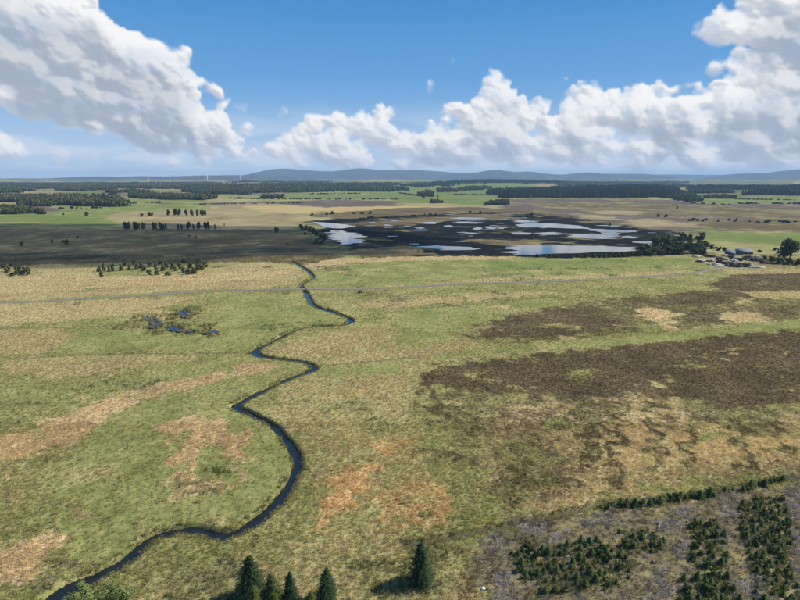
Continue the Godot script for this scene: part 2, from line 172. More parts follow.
const POOLS := [
	[-125.7,-798.1,-109.9,-787.0,-74.1,-751.9,-56.8,-719.8,-71.5,-687.4,-83.0,-690.2,-96.6,-709.1],
	[-83.5,-655.2,-69.7,-657.7,-53.6,-621.2,-38.4,-592.5,-48.4,-572.2,-37.3,-545.0,-36.2,-528.6,-54.0,-515.4,-62.9,-545.0,-75.2,-588.3,-82.0,-616.6,-74.5,-628.1],
	[-83.6,-665.6,-73.9,-664.3,-69.5,-645.1,-79.3,-640.2],
	[21.8,-502.9,29.5,-510.7,41.4,-509.9,56.0,-499.9,62.7,-495.4,71.6,-483.1,58.6,-476.2,40.2,-472.8,26.2,-483.1],
	[92.1,-485.2,104.5,-507.6,124.7,-511.5,147.1,-509.1,169.1,-506.0,192.6,-502.9,205.9,-491.0,207.6,-478.2,191.8,-464.8,172.9,-466.1,149.4,-458.3,126.9,-452.0,108.7,-444.1,94.2,-448.3,93.8,-471.4],
	[164.3,-827.5,187.2,-837.7,200.8,-813.5,191.6,-787.0,169.8,-790.7],
	[153.5,-745.2,179.8,-772.6,212.5,-765.6,235.2,-729.1,234.9,-681.8,209.6,-687.4,177.3,-706.2,152.9,-710.6],
	[226.1,-688.8,243.2,-677.7,264.7,-664.3,283.4,-657.7,256.8,-635.3,232.2,-646.3],
	[263.6,-735.5,280.6,-738.7,288.8,-726.0,269.0,-707.6],
	[125.8,-630.5,137.5,-637.7,149.6,-630.5,143.1,-612.1,126.6,-612.1],
	[155.8,-632.9,172.8,-641.4,184.7,-630.5,177.6,-609.8,155.7,-609.8],
	[178.1,-607.6,199.9,-617.7,223.3,-621.2,229.5,-590.4,216.3,-566.4,198.6,-565.4,183.7,-583.2],
	[228.7,-636.5,246.8,-638.9,247.9,-621.2,235.9,-604.3,224.0,-607.6],
	[231.6,-582.2,246.5,-595.7,252.7,-592.5,234.5,-571.2],
	[229.5,-544.2,238.8,-540.6,238.8,-525.2,228.4,-518.7,226.3,-529.4],
	[241.5,-526.9,246.4,-525.2,241.0,-515.4,237.3,-515.4],
	[243.8,-515.4,247.7,-513.8,242.7,-505.2,239.4,-506.0],
	[258.8,-535.4,265.3,-538.9,260.3,-528.6,256.1,-527.7],
	[26.5,-779.7,42.8,-798.1,53.4,-785.2,47.6,-758.7,32.8,-762.1],
	[74.4,-867.8,95.2,-888.3,126.0,-881.3,131.0,-852.5,105.9,-846.1],
	[76.1,-787.0,93.5,-803.8,111.8,-790.7,104.2,-765.6,82.6,-769.0],
	[90.4,-690.2,99.0,-707.6,103.0,-691.6,96.3,-670.9,89.5,-673.6],
	[109.0,-698.8,117.7,-713.6,119.3,-693.0,112.0,-670.9,106.8,-676.3],
	[120.3,-698.8,128.7,-710.6,131.6,-698.8,124.5,-680.4],
	[69.6,-635.3,78.8,-645.1,85.6,-635.3,79.8,-616.6,72.1,-607.6],
	[17.7,-703.2,25.5,-712.1,31.2,-695.9,24.4,-680.4],
	[-21.3,-742.0,-13.5,-751.9,-7.9,-735.5,-15.5,-722.8],
	[-44.9,-783.3,-36.8,-790.7,-33.3,-776.1,-41.1,-765.6],
	[1.3,-719.8,7.8,-724.4,11.4,-706.2,3.8,-698.8],
	[56.2,-729.1,66.2,-738.7,69.1,-713.6,59.4,-704.7],
	[-17.8,-827.5,-6.0,-844.0,0.0,-825.4,-10.1,-807.7],
]
const MARSH := [
	[-114.8,-241.5,-110.8,-238.8,-108.6,-239.7,-104.1,-234.3,-101.4,-225.8,-98.5,-221.0,-101.5,-219.5,-104.7,-221.0,-108.2,-230.9],
	[-97.9,-222.6,-96.0,-225.0,-90.7,-221.0,-85.1,-217.0,-80.0,-214.0,-83.4,-212.6,-90.3,-214.9],
	[-78.0,-214.2,-75.8,-216.0,-73.0,-213.4,-73.6,-210.5,-76.6,-211.1],
	[-101.6,-249.2,-98.6,-251.2,-93.7,-241.5,-95.4,-237.9],
]
const BRASH := [
	[13.7,-84.1,17.4,-86.0,19.3,-84.6,17.5,-81.5,14.8,-80.4,13.3,-81.5],
	[19.6,-86.3,23.1,-88.0,26.0,-88.6,25.9,-86.3,22.4,-84.6,19.8,-84.6],
	[33.8,-90.7,39.0,-91.4,38.3,-88.0,35.0,-86.3,32.1,-87.2],
	[25.5,-84.6,27.8,-85.7,27.3,-82.5,24.1,-81.5],
	[49.2,-92.3,54.3,-93.3,53.1,-89.2,48.3,-84.9,45.8,-86.3],
	[62.8,-98.4,66.7,-98.4,64.0,-93.9,55.0,-82.2,53.3,-80.9,53.6,-83.5,58.9,-90.7],
	[77.0,-100.5,95.0,-106.8,67.1,-69.8,55.7,-66.0,63.2,-78.5,68.2,-86.3,72.3,-93.9],
	[38.8,-75.7,42.3,-76.6,41.1,-71.8,37.3,-66.0,33.4,-66.0],
	[50.5,-73.9,55.8,-75.0,53.2,-69.8,47.3,-66.0,47.8,-69.8],
	[14.0,-75.0,17.3,-76.1,17.5,-69.8,13.2,-66.0],
	[45.6,-82.2,48.7,-82.2,45.9,-78.5,43.8,-78.5],
]
const SAPLING_PLOTS := [
	[17.9,-80.9,21.8,-82.2,24.8,-80.9,25.7,-78.0,22.5,-75.0,18.9,-72.8,18.8,-76.1],
	[26.0,-82.2,34.0,-83.5,38.1,-80.9,35.5,-73.9,31.4,-71.8,23.6,-70.8,19.7,-69.8,20.4,-72.8,24.3,-76.1],
	[38.1,-86.3,43.7,-86.3,45.0,-82.2,42.7,-80.2,36.9,-80.2],
	[51.5,-87.7,57.3,-89.2,55.0,-82.2,51.8,-76.1,47.1,-76.1,46.4,-78.5],
	[64.0,-93.9,69.7,-96.3,74.1,-96.3,66.7,-83.5,59.7,-73.9,55.8,-75.0,57.1,-80.9,60.0,-87.7],
	[42.9,-73.9,50.3,-76.1,50.5,-71.8,47.5,-65.1,37.2,-65.1],
	[55.8,-76.1,60.5,-73.9,57.1,-65.1,48.2,-65.1],
	[55.6,-78.5,62.9,-78.5,60.5,-73.9,54.4,-73.9],
]
const TREES := [
	[0,0,-333.0,-676.3,9.0,6.1],
	[0,0,-329.5,-676.3,9.0,5.5],
	[0,0,-321.6,-676.3,9.0,6.1],
	[0,0,-318.0,-676.3,9.0,5.5],
	[0,0,-311.3,-676.3,9.0,5.6],
	[0,0,-297.7,-676.3,9.0,6.1],
	[0,0,-290.1,-676.3,9.0,5.6],
	[0,0,-287.1,-676.3,6.7,3.6],
	[0,0,-284.0,-676.3,6.7,3.2],
	[0,0,-269.1,-676.3,6.7,3.2],
	[0,0,-264.8,-676.3,6.7,2.9],
	[0,0,-256.3,-676.3,9.0,6.3],
	[0,0,-250.5,-676.3,6.7,2.4],
	[0,0,-244.3,-676.3,9.0,4.9],
	[0,0,-236.7,-676.3,9.0,4.9],
	[0,0,-233.0,-676.3,9.0,5.3],
	[0,0,-224.9,-676.3,6.7,2.4],
	[0,1,-386.3,-934.8,10.0,6.7],
	[0,1,-374.6,-934.8,11.7,8.3],
	[0,1,-368.0,-934.8,11.7,7.5],
	[0,1,-357.1,-934.8,10.3,5.7],
	[0,1,-347.1,-934.8,10.3,5.7],
	[0,1,-338.3,-934.8,10.3,5.3],
	[0,1,-330.4,-934.8,9.3,6.7],
	[0,1,-324.6,-934.8,8.3,5.0],
	[1,2,-421.4,-914.7,5.6,6.5],
	[1,2,-416.6,-929.7,7.0,6.0],
	[1,2,-412.3,-929.7,6.6,5.6],
	[1,2,-519.5,-929.7,7.6,8.3],
	[1,2,-574.3,-955.9,4.1,4.1],
	[1,2,-309.4,-515.4,5.6,4.7],
	[1,2,-325.9,-536.3,2.9,2.9],
	[1,2,-333.9,-532.0,3.8,2.5],
	[1,2,-346.9,-507.6,4.0,4.0],
	[1,2,-335.7,-578.2,2.5,2.7],
	[1,2,-224.8,-593.6,2.1,3.2],
	[1,2,-212.3,-578.2,2.1,2.5],
	[1,2,-231.8,-737.1,3.4,1.8],
	[1,2,-345.6,-983.6,7.0,8.8],
	[1,3,-187.7,-344.7,3.8,3.1],
	[1,3,-198.8,-362.0,4.6,2.6],
	[1,3,-197.6,-366.1,5.3,2.3],
	[1,3,-192.2,-362.0,5.0,2.3],
	[1,3,-190.5,-364.0,5.3,2.7],
	[1,3,-186.2,-366.1,5.0,2.7],
	[1,3,-194.8,-387.9,2.8,2.8],
	[1,3,-181.9,-368.2,4.0,2.7],
	[1,3,-179.1,-372.4,5.1,3.4],
	[1,3,-177.7,-376.7,4.1,3.4],
	[1,3,-160.6,-350.3,3.8,3.5],
	[1,3,-174.8,-383.3,3.8,3.5],
	[1,3,-165.6,-372.4,4.1,3.4],
	[1,3,-155.4,-350.3,3.2,3.2],
	[1,3,-158.2,-366.1,4.7,3.3],
	[1,3,-161.1,-378.9,4.1,3.4],
	[1,3,-155.6,-374.5,4.8,3.0],
	[1,3,-150.2,-366.1,3.3,3.3],
	[1,3,-150.5,-374.5,4.4,3.4],
	[1,3,-141.9,-360.0,3.9,3.9],
	[1,3,-136.0,-352.2,4.2,4.5],
	[1,3,-133.5,-354.1,4.5,4.5],
	[1,3,-136.2,-368.2,4.7,4.0],
	[1,3,-134.4,-372.4,5.1,4.7],
	[1,3,-135.3,-381.1,4.9,4.2],
	[1,3,-158.9,-404.7,2.9,3.7],
	[1,3,-146.1,-399.7,3.6,4.4],
	[1,3,-144.1,-376.7,4.1,3.4],
	[1,3,-147.6,-348.4,2.5,3.8],
	[1,3,-190.7,-394.9,2.9,2.9],
	[1,3,-170.9,-366.1,3.3,3.1],
	[1,3,-172.4,-394.9,2.9,3.2],
	[1,4,-260.6,-364.0,4.6,4.0],
	[1,4,-273.9,-378.9,3.4,3.4],
	[1,4,-273.0,-385.6,2.8,2.8],
	[1,4,-257.4,-358.0,3.9,3.3],
	[1,4,-245.6,-350.3,5.8,3.2],
	[1,4,-244.4,-352.2,5.8,3.5],
	[1,4,-241.8,-352.2,5.1,3.2],
	[1,4,-238.0,-350.3,5.5,3.8],
	[1,4,-245.0,-346.5,2.5,3.8],
	[1,5,-121.6,-684.6,6.1,5.6],
	[1,5,-115.1,-664.3,5.5,4.8],
	[1,5,-104.3,-645.1,7.0,7.0],
	[1,5,-98.0,-627.0,6.8,6.2],
	[1,5,-89.4,-598.9,6.5,5.9],
	[1,5,-81.2,-563.5,6.6,6.1],
	[1,5,-75.2,-545.0,6.9,5.9],
	[1,5,-80.0,-527.7,4.8,4.8],
	[1,5,-104.2,-609.8,3.3,4.4],
	[1,5,-141.2,-638.9,5.7,5.1],
	[1,5,-150.5,-670.9,3.6,3.6],
	[1,5,-112.0,-670.9,6.0,4.8],
	[1,5,-76.8,-568.3,5.1,5.1],
	[1,5,-74.6,-523.6,2.8,3.8],
	[1,5,-119.3,-983.6,5.3,8.8],
	[1,5,-124.5,-955.9,5.1,6.8],
	[1,5,-148.1,-942.6,4.4,6.7],
	[1,5,-80.7,-983.6,4.4,7.0],
	[1,5,-66.7,-983.6,4.6,8.8],
	[1,5,-52.9,-989.3,4.9,8.8],
	[1,5,-104.8,-518.7,1.9,2.2],
	[1,6,107.7,-431.9,2.8,3.1],
	[1,6,116.8,-432.3,2.8,3.1],
	[1,6,119.8,-428.8,3.8,3.6],
	[1,6,134.0,-432.0,3.4,2.9],
	[1,6,139.5,-432.2,2.8,2.8],
	[1,6,144.7,-428.8,3.8,3.6],
	[1,6,150.3,-429.4,3.7,2.9],
	[1,6,155.7,-430.1,4.5,3.7],
	[1,6,159.9,-429.9,3.6,3.3],
	[1,6,164.0,-431.6,4.2,2.8],
	[1,6,168.1,-433.2,3.6,3.8],
	[1,6,171.3,-432.2,4.2,2.9],
	[1,6,175.0,-432.8,4.3,3.8],
	[1,6,178.6,-433.7,4.2,3.1],
	[1,6,182.5,-435.6,4.1,2.8],
	[1,6,186.9,-437.7,4.7,2.6],
	[1,6,191.3,-439.7,4.4,3.0],
	[1,7,248.7,-507.5,4.4,8.2],
	[1,7,213.3,-476.0,5.0,5.3],
	[1,7,221.8,-473.4,4.0,6.2],
	[1,7,300.7,-561.4,3.9,6.0],
	[1,7,254.2,-489.1,3.9,5.6],
	[1,7,215.3,-483.3,5.2,7.5],
	[1,7,258.4,-474.8,5.9,4.4],
	[1,7,207.0,-449.4,5.1,5.4],
	[1,7,264.9,-488.5,5.6,5.5],
	[1,7,214.3,-479.0,4.2,7.7],
	[1,7,267.0,-576.6,3.9,5.9],
	[1,7,272.2,-522.2,4.3,5.1],
	[1,7,280.8,-513.8,4.0,4.9],
	[1,7,196.3,-455.8,3.4,4.3],
	[1,7,260.6,-538.6,6.8,5.3],
	[1,7,230.7,-470.4,4.2,7.6],
	[1,7,260.2,-539.6,4.9,5.0],
	[1,7,255.9,-538.6,6.4,8.1],
	[1,7,277.4,-572.8,4.6,6.2],
	[1,7,201.8,-448.0,3.3,4.2],
	[1,7,267.6,-495.3,6.2,5.9],
	[1,7,260.2,-484.4,5.5,7.0],
	[1,7,272.3,-562.7,4.4,8.6],
	[1,7,244.1,-453.8,3.9,6.3],
	[1,7,254.7,-485.8,5.6,6.2],
	[1,7,243.2,-480.6,3.9,7.6],
	[1,7,306.7,-565.7,7.0,9.0],
	[1,7,288.5,-570.7,6.8,5.7],
	[1,7,263.5,-482.8,3.3,4.9],
	[1,7,249.0,-494.8,5.5,7.8],
	[1,7,201.4,-445.9,2.9,6.9],
	[1,7,204.3,-466.3,5.3,7.2],
	[1,7,226.4,-458.7,3.6,6.4],
	[1,7,212.9,-457.3,5.2,5.7],
	[1,7,279.8,-573.7,3.8,7.6],
	[1,7,223.5,-460.2,4.7,4.6],
	[1,7,221.1,-471.1,4.6,4.3],
	[1,7,245.9,-464.3,3.3,6.0],
	[1,7,221.2,-468.8,4.0,5.0],
	[1,7,218.2,-449.4,3.2,4.4],
	[1,7,230.1,-458.0,4.4,5.6],
	[1,7,250.1,-470.0,3.3,7.3],
	[1,7,201.6,-449.3,4.1,6.7],
	[1,7,204.3,-459.2,3.5,4.7],
	[1,7,254.7,-525.6,5.2,8.2],
	[1,7,294.9,-577.2,4.8,7.5],
	[1,7,231.3,-477.1,4.5,4.6],
	[1,7,210.1,-462.1,4.0,6.7],
	[1,7,267.1,-487.7,5.2,6.6],
	[1,7,210.9,-455.0,4.3,7.1],
	[1,7,212.7,-459.9,5.2,6.2],
	[1,7,265.0,-555.1,6.2,6.5],
	[1,7,281.0,-556.3,3.9,5.6],
	[1,7,287.8,-549.4,6.6,6.4],
	[1,7,259.3,-523.9,5.4,5.1],
	[1,7,214.9,-452.5,3.5,6.2],
	[1,7,246.0,-531.0,3.5,4.9],
	[1,7,252.4,-464.1,5.3,6.9],
	[1,7,299.3,-552.3,5.6,6.9],
	[1,7,224.7,-452.4,5.1,7.3],
	[1,7,212.2,-484.7,5.2,7.0],
	[1,7,232.8,-463.9,3.9,7.3],
	[1,7,232.9,-491.1,5.9,6.9],
	[1,7,249.6,-541.4,4.6,7.3],
	[1,7,251.1,-456.5,4.1,5.5],
	[1,7,280.2,-533.5,4.8,4.9],
	[1,7,203.5,-455.1,4.7,5.3],
	[1,7,265.2,-488.1,3.6,4.7],
	[1,7,244.8,-447.2,5.5,6.0],
	[1,7,259.5,-563.0,4.5,6.0],
	[1,7,247.5,-457.2,5.2,4.6],
	[1,7,202.1,-444.9,3.4,6.6],
	[1,7,253.2,-497.6,6.2,5.4],
	[1,7,269.5,-552.5,3.9,5.1],
	[1,7,257.6,-558.1,3.8,9.0],
	[1,7,210.6,-457.5,5.0,6.6],
	[1,7,228.6,-450.8,5.4,6.4],
	[1,7,237.0,-479.7,5.3,6.3],
	[1,7,268.3,-553.0,6.4,6.9],
	[1,7,193.7,-447.8,3.6,5.3],
	[1,2,50.5,-942.6,5.0,6.7],
	[1,2,60.6,-942.6,4.0,6.7],
	[1,2,41.9,-940.0,3.4,5.0],
	[1,2,127.9,-1025.1,3.7,7.3],
	[1,2,146.2,-1025.1,3.7,7.3],
	[1,2,214.4,-909.7,7.5,8.1],
	[1,2,209.6,-917.1,4.1,4.9],
	[1,2,281.6,-748.6,3.2,4.6],
	[1,2,419.1,-909.7,4.9,5.5],
	[1,2,427.6,-900.1,4.8,5.8],
	[1,2,574.7,-1165.4,5.0,5.0],
	[1,2,15.0,-461.5,2.2,1.7],
	[1,2,199.1,-399.7,1.2,1.0],
	[1,10,514.4,-787.4,2.6,4.9],
	[1,10,495.9,-823.9,3.9,3.8],
	[1,10,564.2,-797.1,2.3,6.6],
	[1,10,545.0,-800.4,3.1,5.3],
	[1,10,532.3,-806.2,3.7,7.2],
	[1,10,516.4,-784.6,3.8,4.8],
	[1,10,536.1,-781.5,3.1,3.9],
	[1,10,505.3,-788.4,2.6,5.8],
	[1,10,547.0,-786.4,2.0,5.7],
	[1,10,458.2,-805.1,3.4,4.7],
	[1,10,546.3,-785.7,2.6,6.4],
	[1,10,540.5,-778.1,3.7,5.8],
	[1,10,521.4,-794.3,3.0,7.1],
	[1,10,485.3,-825.3,3.5,5.5],
	[1,10,501.5,-800.9,2.5,4.3],
	[1,10,434.4,-815.3,3.9,6.2],
	[1,10,437.4,-807.3,3.7,5.4],
	[1,10,423.6,-816.4,3.3,5.9],
	[1,10,427.8,-819.2,2.1,5.4],
	[1,10,451.7,-825.6,3.9,6.5],
	[1,10,542.7,-798.7,2.8,5.7],
	[1,10,435.4,-828.8,4.1,6.5],
	[1,10,548.7,-796.7,3.4,6.4],
	[1,10,525.5,-799.1,2.4,3.6],
	[1,10,539.2,-777.2,2.5,6.1],
	[1,10,482.6,-805.8,3.7,4.8],
	[0,8,299.4,-423.0,14.6,17.7],
	[1,8,274.5,-407.2,4.4,5.9],
	[1,8,273.1,-397.3,5.1,6.5],
	[1,8,278.0,-394.9,5.0,7.2],
	[1,8,283.5,-392.5,5.0,6.4],
	[1,8,277.7,-420.2,3.1,4.6],
	[1,8,251.6,-407.2,3.0,3.7],
	[1,8,252.5,-420.2,3.1,3.1],
	[1,8,273.7,-485.2,4.4,5.3],
	[1,8,273.1,-474.8,3.4,5.2],
	[1,8,276.3,-471.4,3.4,4.3],
	[1,8,276.3,-499.9,5.4,5.4],
	[1,8,258.6,-478.2,6.1,6.9],
	[1,8,322.2,-464.8,3.0,4.2],
	[1,8,322.1,-474.8,2.6,4.3],
	[1,8,302.8,-464.8,2.2,3.4],
	[1,9,-21.6,-294.0,1.4,2.8],
]
const WOODS := [
	[1,11,[-784.7,-955.9,-648.2,-955.9,-602.0,-966.8,-686.2,-1094.3,-880.9,-1075.0]],
	[1,13,[-801.7,-1198.4,-750.5,-1241.2,-668.6,-1212.2,-606.7,-1217.9,-711.1,-1420.1,-975.2,-1618,-1146.5,-1617,-1269.5,-1556,-1152.9,-1412.0,-879.4,-1330.5]],
	[1,12,[-774.3,-1648,-732.8,-1653,-677.9,-1592,-790.0,-1843,-883.0,-1918,-893.3,-1868]],
	[1,12,[-677.9,-1592,-547.5,-1543,-498.3,-1518,-572.1,-1745,-751.7,-1805]],
	[1,15,[-726.5,-2002,-584.8,-1942,-524.8,-2149,-287.3,-2320,-223.7,-2531,-287.4,-2960,-671.7,-3808,-846.0,-2996,-962.9,-2659]],
	[1,14,[-226.4,-2327,-90.2,-2317,-8.8,-2502,-25.4,-2882,-205.1,-2904]],
	[2,16,[72.0,-2913,123.8,-3508,361.9,-3733,299.1,-3390,160.3,-3026]],
	[1,12,[145.8,-2227,420.7,-2801,461.1,-3072,285.8,-2695,158.9,-2429]],
	[1,12,[64.7,-1658,81.1,-1693,135.9,-2328,115.3,-2327]],
	[1,12,[-8.4,-2383,34.9,-2470,39.6,-2800,-9.4,-2658]],
	[1,11,[195.6,-1278.9,244.5,-1309.8,266.2,-1427.5,212.0,-1387.6]],
	[1,8,[80.0,-1364.1,116.1,-1390.1,118.9,-1456.2,86.8,-1437.1]],
	[2,16,[347.5,-3583,1053.1,-3780,1328.9,-4865,335.9,-3812]],
	[2,19,[283.8,-1703,476.0,-1678,717.5,-1686,807.7,-1707,1101.0,-2341,1244.5,-2935,999.0,-2827,719.4,-2543,529.6,-2303,352.1,-2116]],
	[2,15,[1227.8,-2354,1517,-2145,1807,-2044,1990,-2253,1713,-2424,1452.2,-2768]],
	[2,14,[1108.8,-1841,1248.6,-1762,1515,-1710,1659,-1875,1278.7,-1980]],
	[1,12,[771.5,-1623,720.7,-1399.2,762.0,-1445.1,919.4,-1789,1066.2,-2216]],
	[1,9,[871.6,-1611,913.3,-1579,986.8,-1713,925.6,-1707]],
	[1,13,[-1747,-2876,-1656,-3126,-2056,-3884,-2181,-3636]],
	[1,13,[-1290.7,-2536,-889.3,-2516,-991.0,-2806,-1489.3,-2929]],
	[1,13,[-2350,-2893,-1966,-3094,-2144,-3374,-2479,-3053]],
	[2,14,[-1316.5,-4392,-656.6,-5321,-691.8,-5609,-1383.6,-4618]],
	[1,13,[-1799,-4079,-1245.1,-4103,-1320.4,-4354,-1908,-4329]],
	[1,12,[-1435.9,-2029,-1385.3,-2105,-1518,-2296,-1568,-2218]],
	[1,12,[-756.3,-2445,-637.0,-2575,-691.7,-2758,-824.9,-2668]],
	[1,12,[-1316.2,-2189,-1173.2,-2288,-1276.7,-2474,-1449.1,-2426]],
	[1,12,[-487.7,-2761,-289.5,-2826,-322.1,-3041,-529.6,-3000]],
	[1,11,[-399.3,-1668,-343.6,-1685,-365.3,-1777,-417.4,-1757]],
	[1,12,[967.7,-3427,1174.6,-3503,1202.9,-3627,1018.3,-3563]],
	[1,12,[1300.0,-3347,1582,-3089,1699,-3320,1374.5,-3509]],
	[2,13,[-2627,-3237,-1831,-4151,-1908,-4329,-3669,-4523]],
	[1,12,[0.0,-3034,113.5,-3216,107.4,-3382,0.0,-3253]],
	[1,12,[-1501,-1843,-1316.7,-1958,-1353.3,-2013,-1551,-1906]],
	[1,12,[-1032.5,-2012,-923.2,-2087,-968.8,-2191,-1093.1,-2131]],
	[1,12,[-968.8,-2743,-529.6,-3000,-662.9,-3758,-1382.5,-3917]],
	[1,12,[-384.7,-3114,0.0,-3291,0.0,-3507,-449.1,-3637]],
	[1,12,[-1594,-2506,-1239.7,-2599,-1375.8,-2886,-1852,-2913]],
	[1,12,[-1755,-2158,-1598,-2318,-1850,-2685,-2127,-2617]],
	[1,12,[1032.6,-2012,1204.6,-2002,1255.0,-2087,1099.4,-2143]],
	[1,12,[1081.6,-3834,2307,-4672,2431,-4926,1355.0,-4805]],
]
const HEDGEROWS := [
	[4,[-698.5,-1154.1,-627.0,-1174.2]],
	[4,[-670.9,-1348.5,-593.5,-1392.2]],
	[4,[-492.8,-1635,-282.9,-1595,0.0,-1600]],
	[4,[-324.5,-2037,-148.4,-2096]],
	[4,[376.4,-2127,596.0,-2634]],
	[4,[190.9,-1960,308.2,-1934]],
	[4,[0.0,-2175,70.7,-1813]],
	[4,[911.4,-1774,935.4,-1551,1047.5,-1475.7]],
	[4,[801.1,-1326.0,928.6,-1306.3]],
	[4,[1047.0,-3710,1609,-4562]],
	[4,[-1255.1,-1772,-1200.0,-1832]],
	[5,[-1076.1,-1841,-946.1,-1875]],
	[4,[706.9,-1372.2,751.3,-1280.6]],
	[3,[-61.4,-859.0,67.3,-942.6]],
	[3,[-471.5,-1326.2,-247.9,-1395.4]],
]
const HOUSES := [
	[-869.9,-1345.2,14.0,7.0,0,0],
	[-869.7,-1363.8,16.8,7.0,0,1],
	[-853.0,-1356.4,15.4,7.0,1,0],
	[-987.4,-1397.2,22.4,7.0,1,2],
	[-951.4,-1583,12.6,7.0,1,2],
	[-546.0,-2236,14.0,7.0,1,2],
	[-828.5,-1950,11.2,7.0,1,2],
	[-746.5,-1524,11.2,6.3,1,2],
	[-651.6,-2104,11.2,6.3,1,2],
	[-435.3,-2367,11.2,6.3,1,2],
]
const TURBINES := [
	[-2107,-4754,56],
	[-1878,-4634,58],
	[-1798,-5304,54],
	[-1515,-5391,57],
]
const HILLS := [  # distance along -z, depth, then x and height of the crest
	[9000,1500,[-8242,45,-7287,68,-6337,66,-5861,66,-5385,72,-5067,88,-4749,97,-4354,91,-4115,103,-3641,100,-3165,113,-2531,119,-2184,114,-1584,83,-1110,37]],
	[12000,2200,[-3911,19,-3377,112,-3036,171,-2780,229,-2631,262,-2420,274,-2105,249,-1685,225,-1432,218,-1158,245,-947,274,-736,276,-526,253,-211,245,211,249,632,229,1011,200,1265,171,1689,101,2114,19]],
	[10500,1800,[462,24,831,114,1144,165,1438,182,1603,211,1768,224,1935,204,2120,186,2359,193,2527,168,2731,150,2953,139,3228,157,3430,179,3616,157,3911,154,4243,154,4465,150,4615,121,4767,78,4957,33]],
	[14500,2500,[5108,23,6119,135,6626,172,7646,165,8665,165,9941,155,10968,110,11751,10]],
	[9500,1700,[4603,19,5018,57,5417,76,5563,112,5709,142,5841,153,5958,151,6062,122,6147,111,6278,132,6422,171,6552,197,6666,213,6912,239,7327,247,7831,223,8343,158,9034,44]],
]
const YARD_SHEDS := [
	[280.8,-452.0,13.0,2.0,0.15],
	[266.6,-445.9,6.0,1.8,-0.30],
]
const YARD_HEAPS := [
	[222.0,-407.2,6.0,1.2,0],
	[245.6,-434.1,9.0,1.6,0],
	[244.1,-417.6,8.0,1.6,0],
	[233.7,-385.6,10.0,2.0,0],
	[242.7,-386.5,11.0,2.2,0],
	[238.4,-399.7,9.0,1.4,0],
	[267.4,-412.3,12.0,2.0,0],
	[245.5,-384.2,6.0,1.6,1],
	[248.1,-380.6,10.0,1.0,1],
	[229.1,-414.9,12.0,0.8,1],
	[225.5,-394.9,8.0,1.2,1],
	[223.9,-385.6,7.0,1.1,1],
	[261.1,-425.7,6.0,1.4,1],
	[235.3,-437.0,7.0,1.2,1],
	[259.3,-417.6,8.0,1.6,0],
	[265.3,-399.7,10.0,1.8,0],
	[257.5,-437.0,6.0,1.4,1],
	[250.1,-412.3,5.0,1.3,1],
	[270.5,-428.5,7.0,1.6,0],
	[280.3,-434.1,5.0,1.2,1],
	[244.8,-439.9,6.0,1.3,0],
	[234.6,-404.7,5.0,1.5,0],
	[245.6,-397.3,6.0,1.4,1],
	[258.9,-431.3,4.0,1.5,0],
	[230.8,-409.7,6.0,1.1,0],
]

const STRAW_GRASS := 0
const RUST_GRASS := 1
const HEATHER := 2
const LUSH := 3
const RUSHES := 4
const PEAT := 5
const GRAVEL := 6
const FELLED := 7
const FARM := 8
const STUBBLE := 9
const MOOR := 10
const ROUGH := 11

# two base colours (linear) per land cover, mixed by fine grain
const TINT := [
	[0.470, 0.365, 0.215, 0.660, 0.530, 0.325], [0.510, 0.355, 0.180, 0.690, 0.495, 0.265], [0.088, 0.066, 0.037, 0.178, 0.136, 0.076],
	[0.170, 0.195, 0.062, 0.315, 0.330, 0.130], [0.080, 0.100, 0.034, 0.150, 0.168, 0.062], [0.0035, 0.0050, 0.0070, 0.0100, 0.0115, 0.0140],
	[0.280, 0.262, 0.235, 0.420, 0.395, 0.355], [0.105, 0.085, 0.058, 0.240, 0.190, 0.128], [0.125, 0.180, 0.048, 0.195, 0.245, 0.072],
	[0.255, 0.205, 0.122, 0.370, 0.305, 0.185], [0.100, 0.083, 0.070, 0.168, 0.136, 0.112], [0.205, 0.215, 0.076, 0.390, 0.370, 0.172]]

var rng := RandomNumberGenerator.new()
var names := {}
var hummocks := FastNoiseLite.new()
var swells := FastNoiseLite.new()
var near_tile := {}
var channels := {}          # cells of 8 m -> segments of stream and ditches
var sun_dir := Vector3(0.72, 0.67, -0.17).normalized()

func _ready() -> void:
	rng.seed = 7
	hummocks.seed = 3; hummocks.frequency = 0.42; hummocks.fractal_octaves = 2
	swells.seed = 9; swells.frequency = 0.018; swells.fractal_octaves = 2
	_camera_and_light()
	_sky()
	_channels()
	_land()
	_water()
	_track()
	_hills()
	_shade_cloud()
	_grasses()
	_woods()
	_trees()
	_felled_block()
	_conifers()
	_works()
	_farms()
	_turbines()

# ------------------------------------------------------------------ camera, light
func _camera_and_light() -> void:
	var cam := Camera3D.new()
	cam.name = "camera"
	add_child(cam)
	cam.position = Vector3(0, 60, 0)
	cam.rotation_degrees = Vector3(-12.3, 0, 0)
	cam.fov = 56.8
	cam.near = 0.5
	cam.far = 40000.0
	cam.current = true
	var sun := DirectionalLight3D.new()
	sun.name = "sun"
	add_child(sun)
	sun.look_at_from_position(sun_dir * 100.0, Vector3.ZERO, Vector3.UP)
	sun.light_energy = 1.55
	sun.light_color = Color(1.0, 0.95, 0.87)
	sun.light_angular_distance = 0.5
	sun.shadow_enabled = true
	var env := Environment.new()
	env.background_mode = Environment.BG_SKY
	env.tonemap_mode = Environment.TONE_MAPPER_LINEAR
	env.tonemap_exposure = 1.55
	env.fog_enabled = true
	env.fog_density = 0.000072
	env.fog_light_color = Color(0.64, 0.82, 1.0)
	env.sdfgi_enabled = true
	env.ssao_enabled = true
	env.ssil_enabled = true
	var we := WorldEnvironment.new()
	we.name = "surroundings"
	we.environment = env
	add_child(we)

